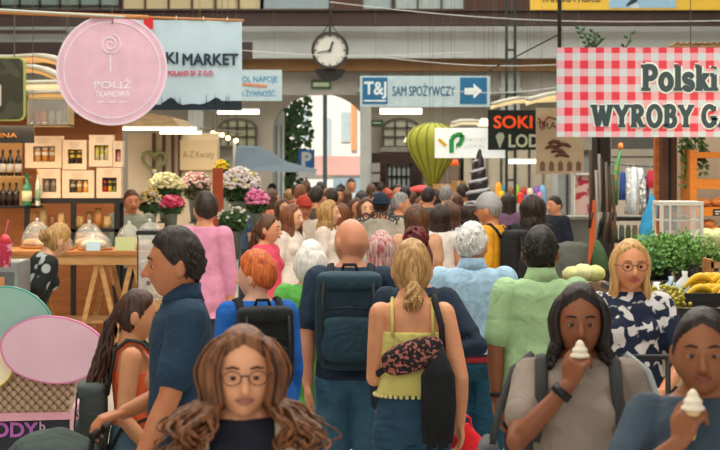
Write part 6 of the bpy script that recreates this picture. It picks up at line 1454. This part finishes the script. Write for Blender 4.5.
# taupe t-shirt woman eating ice cream
pJ = person(579, 281, 304, -4, 'woman in a taupe t-shirt with dark shoulder-length hair eating an ice cream', BR, True,
    hair=dict(kind='long', col='0E0B0A', col2='2A1E1A', len=.13, wave=.006, vol=1.14, r=.014, az0=66, spread=1.1, th=.09, top=.012), shirt=dict(col='95877C', sleeve=.62, neck=1.475, loose=.015), pants=dict(col='2A3038'), seed=15, bulk=1.08, face=dict(lips='7A3A34'),
    arms=dict(R=dict(w=(-.045, -.20, 1.405), hint=(-.8, -.2, -1), dir=(.35, -.12, 1), pn=(.6, .75, -.1), curl=.95, side=1, ), L=dict(w=(.25, -.12, .95), hint=(.3, 1, 0))))
g = MB(); el, wr, a_ = pJ['A'][-1]; d_ = (wr-el).normalized(); g.tube([wr-d_*.05, wr-d_*.022], .037, 16); pJ['child']('wristwatch', g, M('151515', .5))
g = MB(); g.tube([(.105, .09, 1.40), (.115, .02, 1.476), (.118, -.05, 1.468), (.122, -.125, 1.36), (.15, -.13, 1.20)], .022, 8, .4); pJ['child']('backpack_strap', g, M('3A3A3A', .85))
g = MB(); g.tube([(-.125, .09, 1.40), (-.130, .02, 1.476), (-.132, -.05, 1.468), (-.135, -.125, 1.36), (-.16, -.13, 1.20)], .022, 8, .4); pJ['child']('backpack_strap', g, M('3A3A3A', .85))
# woman at the right edge
pK = person(702, 303, 364, -10, 'woman with pulled-back dark hair and slate blue top eating ice cream at right edge', '925C3C', True,
    hair=dict(kind='pony', col='100D0C', col2='33251F', len=.25, at=(0, .11, -.01), th=.07, wave=.008), shirt=dict(col='3A4A58', sleeve=.62, neck=1.47, loose=.015), pants=dict(col='2A3038'), seed=16, bulk=1.04, face=dict(lips='84463C'),
    arms=dict(R=dict(w=(-.070, -.21, 1.365), hint=(-.9, -.1, -1), dir=(.40, -.10, 1), pn=(.6, .75, -.1), curl=.95, side=1), L=dict(w=(.24, -.10, .95), hint=(.3, 1, 0))))
def ice_cream(P, off, label):
    v = Vector(off); o = T('ice_cream_cone', label, 'ice cream', to_world(P, v+Vector((0, 0, -.075))))
    g = MB(); g.lathe(v, [(.006, -.075), (.016, -.03), (.024, .005), (.026, .012), (.022, .012)], 20); wpart(P, g, 'wafer_cone', mat('D9B98A', .8, kind='plain', scale=60), o)
    g = MB()
    pr = []
    for i in range(14):
        t = i/13; r = (.029-.024*t**1.6)*(1+.10*math.sin(t*17)); pr.append((r*1.08, .008+t*.058))
    g.lathe(v, pr, 22); wpart(P, g, 'soft_serve', M('F1E6CE', .35), o)
ice_cream(pJ, (-.008, -.185, 1.487), 'vanilla ice cream cone held by the woman in the taupe t-shirt')
ice_cream(pK, (-.030, -.205, 1.450), 'vanilla ice cream cone held by the woman at the right edge')
# blonde woman in the patterned blouse
pL = person(629, 236, 214, 4, 'blonde woman in a navy and white patterned blouse with hair below her shoulders', 'DC966C', True,
    hair=dict(kind='long', col='A8763E', col2='E0B878', len=.26, wave=.006, vol=1.06, r=.011, az0=72, spread=.8, th=.05), shirt=dict(col='1B2A44', sleeve=.9, loose=.03, hem=.80, mat=mat('17233C', .8, kind='blotch', col2='D9D6D4', scale=17)),
    pants=dict(col='20283A'), seed=17, glasses='wire', face=dict(lips='B8584E'), arms=dict(L=dict(w=(.10, -.24, 1.02), hint=(.9, .3, -.5), dir=(-.6, -.3, -.5), pn=(-.3, .9, 0), curl=.5), R=dict(w=(-.02, -.26, 1.04), hint=(-.9, .3, -.5), dir=(.8, -.2, -.5), pn=(0, .9, 0), curl=.4)))
# person with orange hair and a blue jacket
pM = person(257, 248, 206, 195, 'orange-haired person with a bright blue jacket and black backpack', 'DBA88E', True,
    hair=dict(kind='short', col='A8441A', col2='E07A34', th=.16, top=.008), shirt=dict(col='1A62B8', sleeve=1.8, loose=.04), pants=dict(col='2A3440'), seed=18, yaw=48, height=1.62)
backpack(pM, '15181C', '1C2024', 'black backpack on the person in the bright blue jacket', y=.17, z=1.24, tall=.44, wide=.30, deep=.15, strapc='101214')

def tote(P, x, y, zt, w_, h_, col, lb, sx):
    o = T('tote_bag', lb, 'bag', to_world(P, (x, y, zt-h_)))
    g = MB(); g.loft([(x, y, zt-h_, .045, w_*.46), (x, y, zt-h_+.02, .07, w_*.52), (x, y, zt-h_*.4, .065, w_*.52), (x, y, zt, .03, w_*.48)], 22)
    for v in g.v: v.x += .012*noise.noise(v*9)
    wpart(P, g, 'bag_body', fab(col), o)
    for q in (-.1, .1):
        g = MB(); g.tube([(x*.97, y+q*.6, zt-.03), (x*.86, y*.7+q*.4, 1.30), (x*.72, .03+q*.3, 1.425), (x*.50, .03+q*.3, 1.482)], .011, 8, .5); wpart(P, g, 'strap', M(col, .8), o)
    return o
tote(pJ, -.315, .06, 1.17, .34, .36, '4A4C4E', 'dark grey tote bag behind the right arm of the taupe t-shirt woman', -.15)
tote(pJ, .33, .05, 1.20, .32, .40, 'A8AEAE', 'pale grey tote bag between the two women eating ice cream', .15)
# ================================================================ the crowd: middle and far people
def ppl(px, top, S, rot, label, skin, fem, hcol, hk, scol, sl_, **k):
    hair = dict(kind=hk, col=hcol[0], col2=hcol[1]); hair.update(k.pop('hair', {}))
    sh_ = dict(col=scol, sleeve=sl_, loose=.025); sh_.update(k.pop('shirt', {}))
    return person(px, top, S, rot, label, skin, fem, hair=hair, shirt=sh_, pants=dict(col=k.pop('pcol', '2E3A4A')), **k)
DB = ('1A120E', '3A281E'); BN = ('3A2416', '6A4428'); BL = ('8A6438', 'C9A060'); BLK_ = ('0E0C0B', '221C19'); GR = ('6A6662', 'A09C98'); RD = ('7A2A14', 'B04A20'); AU = ('5A3018', '8A5028')
SK = ('D49670', 'C4845C', 'E0AC88', 'B47850')
ppl(205, 191, 128, 172, 'man in a pink shirt standing left of the orange-haired person', SK[0], False, DB, 'short', 'D88FAC', 1.5, yaw=25, hair=dict(th=.12), shirt=dict(hem=.80, loose=.03), bulk=.82)
P = ppl(266, 213, 124, 70, 'woman with brown ponytail and pink-red scarf behind the orange-haired person', SK[0], True, BN, 'pony', 'D84A62', .8, hair=dict(len=.38, at=(0, .118, -.01), wave=.01), yaw=10)
ppl(291, 203, 108, 60, 'woman with very long light brown hair and sunglasses pushed up on her head', SK[2], True, AU, 'long', 'E0D4C8', .6, hair=dict(len=.42, wave=.012, vol=1.1, spread=1.2))
P = ppl(270, 188, 80, 110, 'woman in orange stretching her arm towards the flowers', SK[2], True, BN, 'long', 'D8805A', .5, hair=dict(len=.12), arms=dict(R=dict(w=(-.18, -.50, 1.42), hint=(-.2, .3, -1), dir=(0, -1, .1))))
ppl(381, 193, 96, 180, 'man in a navy cap and grey-beige ROOMER t-shirt seen from behind', SK[1], False, DB, 'short', 'B0A898', .8, hair=dict(hat='16273A', peak=-1), shirt=dict(loose=.04, name='t_shirt'), bulk=1.1)
BM = bpy.data.objects[[x.name for x in bpy.data.objects if x.get('label', '').startswith('man in a navy cap')][0]]
arr = 'ROOMER'
for i, ch in enumerate(arr):
    a = R(66-132*i/5); px = 378.5+math.sin(-a)*17.5; py = 225.5-math.cos(a)*7.5
    t_ = text(ch, 0, 0, 0, 7.4/96, M('3A3632'), 'shirt_letter', None, .03, None, .003, 'CENTER')
    for v in t_.data.vertices: v.co = Matrix.Rotation(a*.55, 3, 'Y').inverted() @ v.co
    wx, wz = X(px, 96), Z(py, 96); dx = wx-BM.location.x
    yb_ = -(.150*math.sqrt(max(.1, 1-(dx/.24)**2)))-.012
    # attach in the man's own frame (he is turned 180 degrees)
    for v in t_.data.vertices: v.co = Vector((-(v.co.x+dx), -(v.co.y+yb_), v.co.z+wz))
    t_.parent = BM
ppl(399, 192, 89, 100, 'grey-haired man in a dark shirt in profile right of the navy cap man', SK[0], False, GR, 'short', '3E464A', .8, bulk=1.02)
ppl(356, 197, 82, 15, 'dark-haired woman facing the camera behind the bald man', SK[0], True, BN, 'long', '6A5A48', .6, hair=dict(len=.14))
ppl(327, 199, 104, 80, 'blonde person in a white top with orange bag behind the white-haired woman', SK[2], True, BL, 'long', 'E0D2C4', .6, hair=dict(len=.20, wave=.012))
ppl(303, 196, 92, 20, 'man in a red cap left of the blonde person in white', SK[1], False, RD, 'short', 'C8B8A8', .8, hair=dict(hat='B03A2A', peak=1))
ppl(300, 184, 74, 160, 'brown-haired person in a cream top below the parking sign', SK[2], False, AU, 'short', 'D8CCB8', .8)
ppl(417, 203, 118, 182, 'woman with long straight brown hair right of the maroon bun', SK[1], True, BN, 'long', 'C89A7A', .5, hair=dict(len=.40, wave=.004, vol=1.08, r=.014))
ppl(440, 203, 108, 172, 'woman with long dark brown hair over a white sleeveless top', SK[1], True, DB, 'long', 'DDD6D0', .15, hair=dict(len=.42, wave=.004, vol=1.06, r=.014))
ppl(449, 200, 103, 168, 'woman with mid-brown hair in pale grey top left of the spiral statue', SK[2], True, BN, 'long', 'B8C0C8', .4, hair=dict(len=.3))
P = ppl(491, 193, 118, 246, 'man in a yellow t-shirt and grey cap wearing a black backpack', SK[1], False, GR, 'short', 'D89A1E', .8, hair=dict(hat='9A9A9C', peak=1), yaw=-4, shirt=dict(hem=.86))
backpack(P, '17181A', '1E2022', 'black backpack on the man in the yellow t-shirt', y=.18, z=1.20, tall=.48, wide=.30, deep=.17, strapc='101112')
P = ppl(532, 193, 112, 150, 'dark-haired woman in black raising her hand beside the yellow t-shirt man', SK[0], True, DB, 'long', '1A1C20', .5, hair=dict(len=.22), arms=dict(R=dict(w=(.10, -.26, 1.48), hint=(1, .2, -1), dir=(0, -.2, 1)), L=dict(w=(.16, -.34, 1.50), hint=(1, 0, -1), dir=(0, -.2, 1))))
P = ppl(556, 195, 80, -60, 'seller in a black t-shirt behind the grey counter', SK[0], False, DB, 'short', '1C2230', .8)
ppl(381, 228, 158, 172, 'person in a red and white patterned headscarf right of the bald man', SK[1], True, BN, 'short', 'D0C4B8', .8, hair=dict(hat='C8B0A8', peak=0)) if False else None
P = person(381, 229, 156, 172, 'person in a red and white patterned headscarf right of the bald man', SK[1], True, hair=dict(kind='long', col='C9B4AC', col2='9A2434', len=.10, wave=.004, vol=1.12), shirt=dict(col='C8B8A8', sleeve=.8, loose=.02), pants=dict(col='4A4A52'), height=None)
P = ppl(131, 189, 92, 20, 'stallholder in a grey-green t-shirt behind the glass domes', 'D08A62', False, BN, 'short', '8E9480', .8, bulk=1.1)
P = ppl(22, 220, 141, 115, 'blonde shopkeeper bending forward in a black top with white blotches', SK[2], True, BL, 'bun', '15191A', .7, shirt=dict(mat=mat('14181A', .8, kind='spots', col2='A8B0AC', scale=9), loose=.02), hair=dict(at=(0, .10, .0), r=.045), bend=22, height=1.68, yaw=15)
# far crowd: (column, scale, turn, female, hair, kind, shirt colour, words)
far = [(276, 70, 170, 1, BN, 'long', '6A7A8A', 'slate blue'), (297, 64, 190, 0, DB, 'short', '8A3A34', 'brick red'), (311, 60, 10, 1, DB, 'long', 'C8C0B4', 'ivory'), (320, 56, 175, 0, DB, 'short', '3A3E48', 'charcoal'),
       (328, 52, 185, 1, BL, 'long', 'D8B8A8', 'peach'), (337, 66, 20, 0, BLK_, 'short', '24262C', 'black'), (346, 58, 175, 1, BN, 'long', 'D8D4CC', 'off-white'), (351, 54, 0, 0, DB, 'short', 'B8C4CC', 'ice blue'),
       (362, 70, 185, 1, DB, 'long', 'C09A88', 'salmon'), (371, 60, 170, 0, BN, 'short', 'D8D8D4', 'white'), (376, 80, 350, 0, DB, 'short', '4A5248', 'dark green'), (387, 56, 180, 1, RD, 'long', '8A8478', 'taupe'),
       (397, 57, 0, 0, DB, 'short', '26303E', 'midnight blue'), (405, 70, 175, 0, BLK_, 'short', '3A4A5A', 'steel blue'), (412, 64, 185, 1, BN, 'long', 'B84A3A', 'vermilion'), (421, 72, 5, 1, AU, 'long', '8A5A6A', 'plum'),
       (428, 80, 170, 0, DB, 'short', '5A5A5A', 'mid grey'), (436, 68, 190, 1, DB, 'long', '3A3030', 'dark brown'), (446, 76, 160, 0, GR, 'short', '6A3038', 'burgundy'), (456, 75, 185, 1, BN, 'long', 'A86A50', 'terracotta'),
       (463, 70, 200, 0, DB, 'short', 'D0C8BC', 'sand'), (508, 78, 170, 1, DB, 'long', '7A5A78', 'mauve'), (282, 82, 30, 1, BN, 'long', 'D8C8B8', 'beige'), (316, 84, 165, 0, DB, 'short', '5A4A40', 'coffee brown'),
       (342, 88, 185, 1, AU, 'long', 'D8A890', 'apricot'), (366, 92, 10, 1, BN, 'long', '9A8A7A', 'mushroom'), (332, 78, 200, 0, DB, 'short', 'E0DCD4', 'chalk white'), 
       (289, 57, 175, 1, BL, 'long', '7A8A6A', 'sage green'), (306, 53, 180, 0, BN, 'short', 'A04A4A', 'faded red'), (381, 51, 180, 0, DB, 'short', '6A6A7A', 'lavender grey'), (425, 55, 180, 1, BN, 'long', 'D8C06A', 'straw yellow'),
       (470, 90, 175, 1, DB, 'long', '8A9098', 'cool grey'), (248, 76, 100, 0, DB, 'short', '34506A', 'denim blue'), (272, 60, 170, 0, DB, 'short', '2A4A5A', 'petrol blue'), (341, 50, 180, 1, DB, 'long', 'B89AA8', 'dusty pink')]
rr = random.Random(21)
for px, S, rot, fe, hc, hk_, sc_, nm_ in far:
    h = rr.uniform(1.60, 1.69) if fe else rr.uniform(1.69, 1.79)
    ppl(px, HOR-(h-EYE)*S, S, rot+rr.uniform(-12, 12), '%s in a %s top, in the distant crowd%s' % ('woman' if fe else 'man', nm_, ' facing the camera' if math.cos(R(rot)) > .3 else ''), SK[int(px) % 4], bool(fe), hc, hk_, sc_, .8, hair=dict(len=rr.uniform(.1, .3)) if fe else {}, legs=.12)
